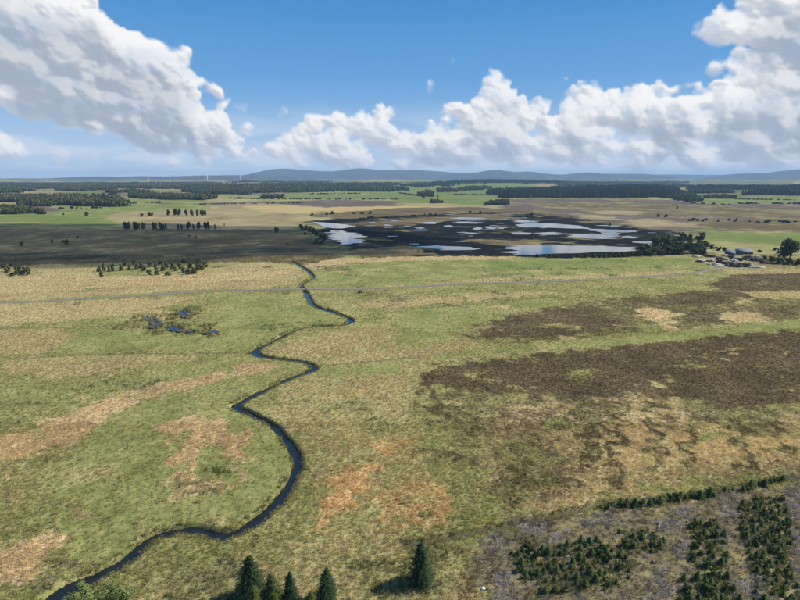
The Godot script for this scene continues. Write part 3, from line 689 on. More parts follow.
# ------------------------------------------------------------------ sky: air and clouds, for every direction
# puffs of the clouds ahead: bearing and elevation in degrees, radius in degrees
const PUFFS := [
	[-32.4,10.9,3.47], [-28.6,11.1,3.27], [-30.0,8.1,3.49], [-26.1,9.0,3.20], [-23.0,9.0,3.02], [-21.0,10.5,1.59], [-25.6,6.4,3.34], [-21.9,6.6,3.33],
	[-18.3,7.3,1.71], [-19.1,4.5,2.46], [-22.5,4.5,2.54], [-16.3,3.1,1.28], [-32.1,7.9,3.23], [-35.2,9.5,3.87], [-37.9,8.1,3.74], [-15.3,6.7,0.89,1],
	[-31.5,13.3,1.95], [-28.5,13.7,1.36], [-26.9,12.6,1.28], [-35.4,12.6,3.05], [-27.3,5.5,2.04], [-24.2,4.3,1.66], [-17.8,3.1,1.44], [-29.4,6.7,2.54],
	[-34.3,2.3,0.94], [-34.8,2.9,0.92], [-36.5,2.4,1.24], [-30.9,2.1,0.61,1], [-33.4,2.0,0.59], [-14.9,4.6,1.00,1], [-11.7,6.3,1.00,1], [-8.9,6.7,0.83],
	[-8.2,5.6,1.41], [-12.2,2.9,1.04], [-9.8,3.9,1.33], [-5.9,4.9,1.33], [-4.0,4.7,1.44], [-1.4,5.7,1.14], [-1.6,4.0,1.75], [1.0,3.0,1.76],
	[-6.9,3.0,1.94], [-4.0,2.6,1.76], [-10.8,2.8,1.33], [4.0,3.3,2.34], [5.1,4.9,1.91], [6.9,4.9,2.28], [9.3,8.9,1.16], [9.4,7.1,1.74],
	[8.0,5.8,1.87], [11.2,4.8,2.42], [14.1,3.9,2.03], [3.0,3.2,1.95], [13.5,6.6,0.90], [12.4,6.0,1.28], [9.8,3.7,2.28], [6.5,3.0,1.94],
	[16.5,7.7,0.78], [18.0,7.2,1.38], [20.0,6.4,1.53], [22.3,6.8,1.49], [23.9,7.5,0.96], [26.3,7.1,1.25], [20.8,4.6,2.59], [17.3,4.7,2.32],
	[25.8,4.7,2.75], [28.8,6.0,2.14], [30.4,4.2,2.88], [33.8,5.3,2.96], [31.4,8.0,1.56], [29.3,7.8,0.74], [26.7,12.1,0.79], [28.1,12.2,1.55],
	[30.2,12.7,2.15], [33.0,11.9,2.73], [32.6,9.7,1.90], [34.5,7.7,2.29], [31.4,13.5,1.95], [35.7,10.5,3.77], [37.7,5.2,3.90], [23.4,3.5,2.37],
	[19.2,3.0,1.96], [27.5,2.9,2.09], [33.4,2.8,2.19], [15.5,3.1,1.84], [28.0,9.0,0.74], [29.8,9.5,1.14], [2.9,8.7,1.10,1], [3.5,8.3,0.83,1],
	[5.0,11.0,0.53,1], [15.6,9.0,0.43,1], [15.3,9.5,0.34,1], [-30.7,1.8,0.70], [-28.1,1.6,0.57], [-24.9,1.6,0.51], [-21.9,1.7,0.70], [-18.8,1.9,0.81],
	[-14.7,2.3,0.84], [-9.9,1.6,0.97], [-5.0,1.6,0.89], [0.0,1.7,0.99], [7.0,1.7,0.98], [11.8,1.8,1.15], [17.5,1.8,1.10], [22.8,1.7,1.21],
	[27.7,1.6,1.14], [32.2,1.6,1.06], [34.9,1.7,1.00],
]
func air(el: float) -> Color:
	var e := clampf(el, 0.0, 90.0)
	var low := Color(0.342, 0.423, 0.522)
	var a := Color(0.198, 0.333, 0.517)
	var b := Color(0.093, 0.245, 0.468)
	var c := Color(0.043, 0.171, 0.396)
	var top := Color(0.032, 0.126, 0.315)
	if e < 4.0: return low.lerp(a, e / 4.0)
	if e < 9.5: return a.lerp(b, (e - 4.0) / 5.5)
	if e < 17.0: return b.lerp(c, (e - 9.5) / 7.5)
	return c.lerp(top, pow((e - 17.0) / 73.0, 0.6))

func splat(buf: PackedFloat32Array, w: int, h: int, cx: float, cy: float, r: float, base: float, wrap: bool) -> void:
	var y0 := maxi(0, int(cy - r)); var y1 := mini(h - 1, int(cy + r) + 1)
	for y in range(y0, y1 + 1):
		var dy := y - cy
		var q := r * r - dy * dy
		if q <= 0.0: continue
		var half := sqrt(q)
		for x in range(int(cx - half), int(cx + half) + 1):
			var xx := x
			if wrap: xx = posmod(x, w)
			elif x < 0 or x >= w: continue
			var dx := x - cx
			var v := base + sqrt(maxf(q - dx * dx, 0.0))
			var k := y * w + xx
			if v > buf[k]: buf[k] = v

func puff_out(buf: PackedFloat32Array, w: int, h: int, cx: float, cy: float, r: float, wrap: bool, r_gen: RandomNumberGenerator, flat: float) -> void:
	splat(buf, w, h, cx, cy, r, 0.0, wrap)
	var n := 16
	for i in n:
		var a := r_gen.randf() * TAU
		var d := r * sqrt(r_gen.randf_range(0.12, 1.0))
		var x := cx + cos(a) * d
		var y := cy - sin(a) * d * (1.0 if sin(a) > 0.0 else flat)
		var rr := r * r_gen.randf_range(0.24, 0.42)
		splat(buf, w, h, x, y, rr, sqrt(maxf(r * r - d * d, 0.0)) * 0.92 - rr * 0.25, wrap)
		if rr < 3.0: continue
		for j in 7:
			var a2 := r_gen.randf() * TAU
			var d2 := rr * sqrt(r_gen.randf_range(0.2, 1.0))
			var r3 := rr * r_gen.randf_range(0.25, 0.45)
			var at := sqrt(maxf(r * r - d * d, 0.0)) * 0.92 - rr * 0.25 + sqrt(maxf(rr * rr - d2 * d2, 0.0)) * 0.9 - r3 * 0.3
			splat(buf, w, h, x + cos(a2) * d2, y - sin(a2) * d2, r3, at, wrap)

# one window of the sky: columns from bearing az0, rows from elevation el1 downwards, s pixels to a degree
func sky_window(az0: float, el1: float, s: float, w: int, h: int, wrap: bool, puffs: Array, soft: int) -> Image:
	var buf := PackedFloat32Array(); buf.resize(w * h)
	var r_gen := RandomNumberGenerator.new()
	r_gen.seed = 21
	for p in puffs:
		var px: float = (p[0] - az0) * s
		var py: float = (el1 - p[1]) * s
		var rad: float = p[2] * s
		r_gen.seed = int(p[0] * 37.0 + p[1] * 911.0 + 5000.0)
		if p.size() > 3: splat(buf, w, h, px, py, rad, -rad * 0.62, wrap)
		else: puff_out(buf, w, h, px, py, rad, wrap, r_gen, 0.55)
	# fine ragged grain on the relief
	var grain := FastNoiseLite.new()
	grain.seed = 31; grain.fractal_octaves = 5; grain.frequency = 0.30 / s
	var wisps := FastNoiseLite.new()
	wisps.seed = 33; wisps.fractal_octaves = 4; wisps.frequency = 0.16 / s
	var broken := FastNoiseLite.new()
	broken.seed = 35; broken.fractal_octaves = 4; broken.frequency = 0.11 / s
	for y in h:
		for x in w:
			var k := y * w + x
			if buf[k] > 0.0:
				buf[k] = maxf(0.0, buf[k] + grain.get_noise_2d(x, y * 1.3) * s * 0.9 + minf(0.0, broken.get_noise_2d(x, y * 1.6) + 0.12) * s * 5.0)
	var im := Image.create_from_data(w, h, false, Image.FORMAT_RF, buf.to_byte_array())
	var relief := im.duplicate()
	relief.resize(w / 2, h / 2, Image.INTERPOLATE_BILINEAR)
	relief.resize(w, h, Image.INTERPOLATE_CUBIC)
	var wide := im.duplicate()
	wide.resize(w / 10, h / 10, Image.INTERPOLATE_TRILINEAR)
	wide.resize(w, h, Image.INTERPOLATE_CUBIC)
	var z: PackedFloat32Array = relief.get_data().to_float32_array()
	var zw: PackedFloat32Array = wide.get_data().to_float32_array()
	var out := PackedFloat32Array(); out.resize(w * h * 3)
	var edge := 1.15 * s
	var lit := Color(0.639, 0.634, 0.630)
	var dim := Color(0.360, 0.387, 0.436)
	var base := Color(0.225, 0.261, 0.320)
	for y in h:
		var el := el1 - y / s
		var sky := air(el)
		var veil := clampf(1.0 - el / 7.5, 0.0, 1.0)
		for x in w:
			var k := y * w + x
			var c := sky
			var thin := wisps.get_noise_2d(x * 0.55, y * 2.4) * 0.5 + 0.5
			if veil > 0.0:
				c = c.lerp(Color(0.53, 0.555, 0.585), veil * (0.45 + 0.55 * smoothstep(0.36, 0.66, thin)) * 0.95)
			if z[k] > 0.02:
				var xl := k - 1 if x > 0 else k
				var xr := k + 1 if x < w - 1 else k
				var yu := k - w if y > 0 else k
				var yd := k + w if y < h - 1 else k
				var gx := (z[xr] - z[xl]) * 0.38 + (zw[xr] - zw[xl]) * 0.5
				var gy := (z[yd] - z[yu]) * 0.38 + (zw[yd] - zw[yu]) * 0.5
				var n := 1.0 / sqrt(1.0 + gx * gx + gy * gy)
				var l := (-gx * 0.62 + gy * 0.74 + 0.28) * n        # light from the right and above
				var shade := clampf(0.55 + l * 0.6, 0.0, 1.0)
				# the thick part below a cloud's crown gets less light
				var up := 0.0
				for q in [2, 5, 9]:
					var yy := y - int(q * 0.24 * s)
					if yy >= 0: up += minf(zw[yy * w + x] / (2.6 * s), 1.0)
				up /= 3.0
				var col := dim.lerp(lit, shade).lerp(base, clampf(up * up * up * 0.95 * (1.0 - 0.45 * shade), 0.0, 0.8))
				var alpha := smoothstep(0.0, edge, z[k]) 
				alpha = clampf(alpha * (0.72 + 0.5 * thin), 0.0, 1.0)
				c = c.lerp(col, alpha)
			out[k * 3] = c.r; out[k * 3 + 1] = c.g; out[k * 3 + 2] = c.b
	return Image.create_from_data(w, h, false, Image.FORMAT_RGBF, out.to_byte_array())

func _sky() -> void:
	var puffs: Array = PUFFS.duplicate()
	# the same kind of cloud goes on all round
	var g := RandomNumberGenerator.new()
	g.seed = 77
	for band in 26:
		var az := 62.0 + fmod(band * 16.5, 244.0) + g.randf_range(-4, 4)
		var low := g.randf_range(3.0, 5.0)
		if band >= 15: low = g.randf_range(12.0, 50.0)
		var big := g.randf_range(0.8, 1.5)
		for i in 15:
			var q := g.randf_range(-1, 1)
			puffs.append([wrapf(az + q * 8.5, -180.0, 180.0), low + g.randf() * 6.0 * (1.0 - q * q) * big, g.randf_range(1.0, 3.4) * big])
	var s := 4096.0 / 360.0
	var all_round := sky_window(-180.0, 90.0, s / 4.0, 1024, 264, true, puffs, 1)
	all_round.resize(4096, 1056, Image.INTERPOLATE_CUBIC)
	var az0 := -58.0
	var w := int(116.0 * s)
	var el1 := 30.0
	var h := int(32.8 * s)
	var ahead := sky_window(az0, el1, s, w, h, false, puffs, 1)
	var pano := Image.create_empty(4096, 2048, false, Image.FORMAT_RGBF)
	pano.fill(Color(0.22, 0.25, 0.26))
	pano.blit_rect(all_round, Rect2i(0, 0, 4096, 1056), Vector2i.ZERO)
	pano.blit_rect(ahead, Rect2i(0, 0, w, h), Vector2i(int((az0 + 180.0) * s), int((90.0 - el1) * s)))
	# straight ahead is the middle of the buffer; the panorama begins there
	var turned := Image.create_empty(4096, 2048, false, Image.FORMAT_RGBF)
	turned.blit_rect(pano, Rect2i(2048, 0, 2048, 2048), Vector2i.ZERO)
	turned.blit_rect(pano, Rect2i(0, 0, 2048, 2048), Vector2i(2048, 0))
	var m := PanoramaSkyMaterial.new()
	m.panorama = ImageTexture.create_from_image(turned)
	var sky := Sky.new()
	sky.sky_material = m
	for c in get_children():
		if c is WorldEnvironment: c.environment.sky = sky

# ------------------------------------------------------------------ helpers
func numbered(called: String) -> String:
	names[called] = names.get(called, -1) + 1
	return called if names[called] == 0 else "%s_%03d" % [called, names[called]]

func tag(o: Node, label: String, category := "", group := "", kind := "") -> Node:
	o.set_meta("label", label)
	if category: o.set_meta("category", category)
	if group: o.set_meta("group", group)
	if kind: o.set_meta("kind", kind)
	return o

func put(called: String, mesh: Mesh, mat: Material, parent: Node = self) -> MeshInstance3D:
	var o := MeshInstance3D.new()
	o.mesh = mesh
	o.material_override = mat
	o.name = numbered(called) if parent == self else called
	parent.add_child(o, true)
	return o

func base(called: String, at: Vector3, turn := 0.0) -> Node3D:
	var o := Node3D.new()
	o.name = numbered(called)
	add_child(o)
	o.position = at
	o.rotation.y = turn
	return o

func mat(c: Color, rough := 0.9, vertex := false) -> StandardMaterial3D:      # c is linear
	var m := StandardMaterial3D.new()
	m.albedo_color = c.linear_to_srgb()
	m.roughness = rough
	m.metallic_specular = 0.25
	m.vertex_color_use_as_albedo = vertex
	m.cull_mode = BaseMaterial3D.CULL_DISABLED
	return m

func leaf_mat(c: Color, through := 0.6) -> StandardMaterial3D:
	var m := mat(c, 0.75, true)
	m.backlight_enabled = true
	m.backlight = Color(through, through, through * 0.7).linear_to_srgb()
	return m

func points(flat: Array) -> PackedVector2Array:
	var p := PackedVector2Array()
	for i in range(0, flat.size(), 2): p.append(Vector2(flat[i], flat[i + 1]))
	return p

func smoothed(flat: Array, step: float) -> PackedVector2Array:
	var p := points(flat)
	var out := PackedVector2Array()
	for i in p.size() - 1:
		var a := p[maxi(i - 1, 0)]; var b := p[i]; var c := p[i + 1]; var d := p[mini(i + 2, p.size() - 1)]
		var n := maxi(1, int(b.distance_to(c) / step))
		for k in n: out.append(b.cubic_interpolate(c, a, d, float(k) / n))
	out.append(p[p.size() - 1])
	return out

func land_height(x: float, z: float) -> float:
	var r := sqrt(x * x + z * z)
	var t := maxf(0.0, r - 1300.0)
	if t == 0.0: return 0.0
	var h := 62.0 * (1.0 - exp(-t / 5200.0))
	var s := smoothstep(1500.0, 4000.0, r)
	var u := sin(x * 0.0011 + 1.3) * cos(z * 0.0017 + 0.4) + 0.6 * sin(x * 0.0023 + z * 0.0019 + 2.1) + 0.4 * sin(z * 0.0041 - x * 0.0012)
	return h + s * 10.0 * u

func height_at(x: float, z: float) -> float:
	var d := -z
	var h := land_height(x, z)
	if d < 900.0:
		var fade := 1.0 - smoothstep(600.0, 900.0, d)
		h += swells.get_noise_2d(x, z) * 0.32 * fade
		if d < 420.0: h += hummocks.get_noise_2d(x, z) * 0.17 * (1.0 - smoothstep(250.0, 420.0, d))
		var cut := channel(x, z)
		if cut != 0.0: h = h * (1.0 - clampf(-cut * 1.2, 0.0, 1.0)) + cut
	return h

# ------------------------------------------------------------------ stream and ditches as cuts in the ground
func add_channel(line: PackedVector2Array, half: PackedFloat32Array, deep: float, bank: float) -> void:
	for i in line.size() - 1:
		var a := line[i]; var b := line[i + 1]
		var seg := [a, b, half[i], half[i + 1], deep, bank]
		var reach := maxf(half[i], half[i + 1]) + bank + 0.5
		for cx in range(floori((minf(a.x, b.x) - reach) / 8.0), floori((maxf(a.x, b.x) + reach) / 8.0) + 1):
			for cz in range(floori((minf(a.y, b.y) - reach) / 8.0), floori((maxf(a.y, b.y) + reach) / 8.0) + 1):
				var key := Vector2i(cx, cz)
				if not channels.has(key): channels[key] = []
				channels[key].append(seg)

var stream_line: PackedVector2Array
var stream_half: PackedFloat32Array
func _channels() -> void:
	stream_line = smoothed(STREAM, 1.2)
	var wob := FastNoiseLite.new()
	wob.seed = 5; wob.frequency = 0.09; wob.fractal_octaves = 3
	for p in stream_line:
		var d := -p.y
		var h := 1.0 + 0.85 * wob.get_noise_2d(p.x, p.y)
		h += 1.1 * (1.0 - smoothstep(71.0, 76.5, d))
		h += 0.2 * smoothstep(220.0, 260.0, d) * (1.0 - smoothstep(275.0, 300.0, d))
		stream_half.append(h)
	add_channel(stream_line, stream_half, 1.25, 0.75)
	for k in DITCHES.size():
		var l := smoothed(DITCHES[k], 2.0)
		var hw := PackedFloat32Array()
		for p in l: hw.append((0.5 if k == 3 else 0.22) + 0.12 * wob.get_noise_2d(p.x * 2.0, p.y * 2.0))
		add_channel(l, hw, 0.7 if k == 3 else 0.4, 0.6)

func channel(x: float, z: float) -> float:
	var key := Vector2i(floori(x / 8.0), floori(z / 8.0))
	if not channels.has(key): return 0.0
	var p := Vector2(x, z)
	var cut := 0.0
	for s in channels[key]:
		var a: Vector2 = s[0]; var b: Vector2 = s[1]
		var ab := b - a
		var t := clampf((p - a).dot(ab) / maxf(ab.length_squared(), 1e-6), 0.0, 1.0)
		var d := p.distance_to(a + ab * t)
		var hw: float = lerpf(s[2], s[3], t)
		var bank: float = s[5]
		var q := clampf((d - hw + 0.25) / bank, 0.0, 1.0)
		if q < 1.0:
			cut = minf(cut, -float(s[4]) * (1.0 - q * q * (3.0 - 2.0 * q)))
	if cut < 0.0 and track_near(p): cut *= 0.0
	return cut

var track_line: PackedVector2Array
func track_near(p: Vector2) -> bool:
	if p.x < -70.0 or p.x > -40.0 or p.y > -280.0 or p.y < -320.0: return false
	if track_line.is_empty(): track_line = smoothed(TRACK, 6.0)
	for i in track_line.size() - 1:
		if p.distance_to(Geometry2D.get_closest_point_to_segment(p, track_line[i], track_line[i + 1])) < 2.8: return true
	return false

# ------------------------------------------------------------------ land cover in three tiles
func fill_poly(im: Image, p: PackedVector2Array, v: float) -> void:
	var w := im.get_width(); var h := im.get_height()
	var lo := INF; var hi := -INF
	for q in p: lo = minf(lo, q.y); hi = maxf(hi, q.y)
	var c := Color(v, v, v)
	for y in range(maxi(0, int(floor(lo))), mini(h - 1, int(ceil(hi))) + 1):
		var yy := y + 0.5
		var xs := []
		for i in p.size():
			var a := p[i]; var b := p[(i + 1) % p.size()]
			if (a.y <= yy) != (b.y <= yy): xs.append(a.x + (yy - a.y) / (b.y - a.y) * (b.x - a.x))
		xs.sort()
		for i in range(0, xs.size() - 1, 2):
			var x0 := clampi(int(round(xs[i])), 0, w); var x1 := clampi(int(round(xs[i + 1])), 0, w)
			if x1 > x0: im.fill_rect(Rect2i(x0, y, x1 - x0, 1), c)

# small patches of another cover scattered through a stretch of land: cover, share, x from, to, z from, to, how many, half width and half depth in metres (least, most), only on this cover
const FLECKS := [
	[0, 0.62, 5.0, 180.0, -230.0, -118.0, 60, 1.0, 5.0, 0.5, 2.6, 2], [11, 0.0, 5.0, 180.0, -230.0, -118.0, 45, 1.5, 7.0, 0.8, 4.0, 2],
	[2, 0.62, 10.0, 130.0, -150.0, -90.0, 70, 0.8, 4.5, 0.5, 2.6, 0], [2, 0.55, 10.0, 110.0, -150.0, -90.0, 30, 0.8, 4.0, 0.5, 2.2, -1],
	[0, 0.7, -150.0, -5.0, -210.0, -70.0, 70, 0.7, 4.0, 0.4, 2.0, 11], [0, 0.6, -110.0, -30.0, -150.0, -70.0, 50, 0.5, 2.4, 0.3, 1.3, 3],
	[4, 0.45, -140.0, 20.0, -220.0, -70.0, 60, 0.6, 3.2, 0.4, 1.8, -1], [3, 0.7, -150.0, 40.0, -230.0, -72.0, 50, 1.0, 6.0, 0.8, 3.5, 11],
	[1, 0.6, -20.0, 30.0, -170.0, -76.0, 40, 0.5, 2.6, 0.4, 1.6, 11], [0, 0.6, -20.0, 60.0, -180.0, -78.0, 60, 0.6, 3.5, 0.4, 2.0, 11],
	[4, 0.45, -190.0, 200.0, -440.0, -250.0, 80, 2.0, 9.0, 1.5, 7.0, -1], [0, 0.65, -60.0, 220.0, -400.0, -230.0, 70, 2.0, 9.0, 1.5, 6.0, 3], [2, 0.5, -180.0, 260.0, -420.0, -230.0, 60, 2.0, 8.0, 1.5, 6.0, -1],
	[9, 0.55, -600.0, -40.0, -780.0, -420.0, 60, 5.0, 26.0, 4.0, 14.0, 2], [4, 0.5, -600.0, -40.0, -780.0, -420.0, 50, 5.0, 24.0, 4.0, 16.0, 2], [5, 0.4, -600.0, -40.0, -780.0, -420.0, 30, 6.0, 30.0, 4.0, 14.0, 2],
	[1, 0.5, -700.0, -60.0, -1500.0, -760.0, 50, 6.0, 40.0, 6.0, 30.0, 9], [10, 0.6, -700.0, -60.0, -1500.0, -760.0, 50, 6.0, 40.0, 6.0, 30.0, 9], [4, 0.5, -900.0, 900.0, -1650.0, -760.0, 80, 6.0, 40.0, 6.0, 30.0, -1],
	[2, 0.8, 0.0, 900.0, -1650.0, -700.0, 80, 8.0, 60.0, 6.0, 30.0, 10], [9, 0.5, 0.0, 900.0, -1650.0, -700.0, 16, 8.0, 40.0, 5.0, 16.0, 10], [2, 0.7, -110.0, 330.0, -980.0, -480.0, 60, 4.0, 22.0, 3.0, 12.0, 5]]

var fleck_list := []
func flecks() -> Array:
	if not fleck_list.is_empty(): return fleck_list
	var g := RandomNumberGenerator.new()
	g.seed = 404
	for f in FLECKS:
		for i in f[6]:
			var x := g.randf_range(f[2], f[3]); var z := g.randf_range(f[4], f[5])
			var rx := lerpf(f[7], f[8], pow(g.randf(), 2.0)); var rz := lerpf(f[9], f[10], pow(g.randf(), 2.0))
			var on := 11
			for item in LAND:
				if item[1] >= 0.3 and inside(item[2], x, z): on = item[0]
			if (f[11] >= 0 and on != f[11]) or (f[11] < 0 and on in [5, 6, 7]): continue
			var ring := []
			for k in 9:
				var q := g.randf_range(0.55, 1.2)
				ring.append(x + cos(TAU * k / 9.0) * rx * q); ring.append(z + sin(TAU * k / 9.0) * rz * q)
			fleck_list.append([f[0], f[1] * g.randf_range(0.8, 1.25), ring])
	return fleck_list

func band(line: PackedVector2Array, half: float) -> Array:
	return Geometry2D.offset_polyline(line, half, Geometry2D.JOIN_ROUND, Geometry2D.END_BUTT)

func tile(x0: float, x1: float, z0: float, z1: float, w: int, warp: float, grain_m: float, with_lines: bool, field := 0.0) -> Dictionary:
	var m_x := (x1 - x0) / w
	var h := int((z0 - z1) / m_x)
	var cw := w / 2; var ch := h / 2
	var cs := m_x * 2.0
	var layer := []
	for c in 11:
		var im := Image.create_empty(cw, ch, false, Image.FORMAT_L8)
		layer.append(im)
	for item in LAND + flecks():
		var p := PackedVector2Array()
		var box := Rect2()
		for i in range(0, item[2].size(), 2):
			var q := Vector2((item[2][i] - x0) / cs, (z0 - item[2][i + 1]) / cs)
			p.append(q)
			box = Rect2(q, Vector2.ZERO) if i == 0 else box.expand(q)
		if not box.intersects(Rect2(0, 0, cw, ch)): continue
		for c in 11:
			if c == item[0]: fill_poly(layer[c], p, item[1])
			elif item[1] >= 0.5 or item[0] == ROUGH: fill_poly(layer[c], p, 0.0)
	var ctl := []
	for c in 11:
		var im: Image = layer[c]
		im.shrink_x2()
		if not with_lines: im.shrink_x2()
		im.resize(cw, ch, Image.INTERPOLATE_CUBIC)
		ctl.append(im.get_data())
	# crisp lines
	var lines := Image.create_empty(w, h, false, Image.FORMAT_L8)
	if with_lines:
		for d in DITCHES:
			for q in band(smoothed(d, 3.0), 0.95 if d == DITCHES[3] else 0.5):
				var pp := PackedVector2Array()
				for v in q: pp.append(Vector2((v.x - x0) / m_x, (z0 - v.y) / m_x))
				fill_poly(lines, pp, 0.85 if d == DITCHES[3] else 0.6)
		for side in [[1.3, 0.8]]:
			for q in band(smoothed(stream_flat(), 3.0), side[0]):
				var pp := PackedVector2Array()
				for v in q: pp.append(Vector2((v.x - x0) / m_x, (z0 - v.y) / m_x))
				if side[1] > 0.0: fill_poly(lines, pp, side[1])
	lines.shrink_x2(); lines.resize(w, h, Image.INTERPOLATE_BILINEAR)
	var ln := lines.get_data()
	var make := func(sd: int, metres: float, oct: int) -> PackedByteArray:
		var n := FastNoiseLite.new()
		n.seed = sd; n.frequency = m_x / metres; n.fractal_octaves = oct
		return n.get_image(w, h).get_data()
	var wx: PackedByteArray = make.call(11, warp * 4.0, 4)
	var wz: PackedByteArray = make.call(12, warp * 4.0, 4)
	var mid: PackedByteArray = make.call(13, grain_m * 5.0, 4)
	var fine: PackedByteArray = make.call(14, grain_m, 3)
	var broad: PackedByteArray = make.call(15, grain_m * 24.0, 3)
	var plots := PackedByteArray()
	if field > 0.0:
		var cell := FastNoiseLite.new()
		cell.seed = 19; cell.noise_type = FastNoiseLite.TYPE_CELLULAR; cell.frequency = m_x / field
		cell.cellular_return_type = FastNoiseLite.RETURN_CELL_VALUE; cell.cellular_distance_function = FastNoiseLite.DISTANCE_MANHATTAN
		cell.domain_warp_enabled = true; cell.domain_warp_amplitude = 8.0; cell.domain_warp_frequency = 0.01
		plots = cell.get_image(w, h).get_data()
	var out := PackedByteArray(); out.resize(w * h * 3)
	var dom := PackedByteArray(); dom.resize(w * h)
	var tint := PackedFloat32Array()
	for t in TINT: tint.append_array(PackedFloat32Array(t))
	var wk := warp * 2.4 / cs / 128.0
	var lut := PackedByteArray()
	for i in 1025: lut.append(int(round(255.0 * pow(i / 1024.0, 1.0 / 2.2))))
	var active := []
	for y in h:
		# covers that occur in these rows
		if y % 16 == 0:
			active.clear()
			var ya := clampi(int((y - warp * 4.0 / m_x) / 2.0), 0, ch - 1); var yb := clampi(int((y + 16 + warp * 4.0 / m_x) / 2.0), 0, ch - 1)
			for c in [3, 0, 1, 4, 10, 9, 8, 2, 7, 5, 6]:
				var part: PackedByteArray = ctl[c].slice(ya * cw, (yb + 1) * cw)
				if part.count(0) < part.size(): active.append(c)
		for x in w:
			var k := y * w + x
			var f := fine[k] / 255.0
			var md := mid[k] / 255.0
			var b := broad[k] / 255.0
			var sx := clampi(int(x * 0.5 + (wx[k] - 128) * wk), 0, cw - 1)
			var sy := clampi(int(y * 0.5 + (wz[k] - 128) * wk), 0, ch - 1)
			var sk := sy * cw + sx
			var th := clampf((0.42 * md + 0.33 * f + 0.25 * b - 0.5) * 2.3 + 0.5, 0.02, 0.98)
			var g := clampf(f * 0.5 + (b - 0.5) * 1.0 + (md - 0.5) * 0.8 + 0.25, 0.0, 1.0)
			var r0 := tint[66] + (tint[69] - tint[66]) * g
			var g0 := tint[67] + (tint[70] - tint[67]) * g
			var b0 := tint[68] + (tint[71] - tint[68]) * g
			var who := 11
			if field > 0.0:
				var pick := plots[k]
				var j := 10 * 6
				if pick < 46: j = 8 * 6
				elif pick < 58: j = 9 * 6
				elif pick < 92: j = 11 * 6
				elif pick < 172: j = 4 * 6
				r0 += (lerpf(tint[j], tint[j + 3], g) - r0) * 0.88
				g0 += (lerpf(tint[j + 1], tint[j + 4], g) - g0) * 0.88
				b0 += (lerpf(tint[j + 2], tint[j + 5], g) - b0) * 0.88
			for c in active:
				var v: int = ctl[c][sk]
				if v == 0: continue
				var e := clampf((v / 255.0 - th) * 2.4 + 0.5, 0.0, 1.0) * 0.55 + v / 255.0 * 0.45
				if v > 225: e = maxf(e, 0.9)
				if e <= 0.0: continue
				var j: int = c * 6
				var q := clampf(f * 0.55 + (md - 0.5) * 0.8 + (b - 0.5) * 1.0 + 0.22, 0.0, 1.0)
				r0 += (tint[j] + (tint[j + 3] - tint[j]) * q - r0) * e
				g0 += (tint[j + 1] + (tint[j + 4] - tint[j + 1]) * q - g0) * e
				b0 += (tint[j + 2] + (tint[j + 5] - tint[j + 2]) * q - b0) * e
				if e > 0.48: who = c
			var dk := ln[k]
			if dk > 0:
				var e2 := minf(dk / 255.0, 0.85)
				r0 += (0.055 - r0) * e2; g0 += (0.048 - g0) * e2; b0 += (0.030 - b0) * e2
			var o := k * 3
			out[o] = lut[int(r0 * 1024.0)]; out[o + 1] = lut[int(g0 * 1024.0)]; out[o + 2] = lut[int(b0 * 1024.0)]
			dom[k] = who
	return {"im": Image.create_from_data(w, h, false, Image.FORMAT_RGB8, out), "rgb": out, "dom": dom, "x0": x0, "x1": x1, "z0": z0, "z1": z1, "w": w, "h": h, "m": m_x}

func stream_flat() -> Array:
	return STREAM

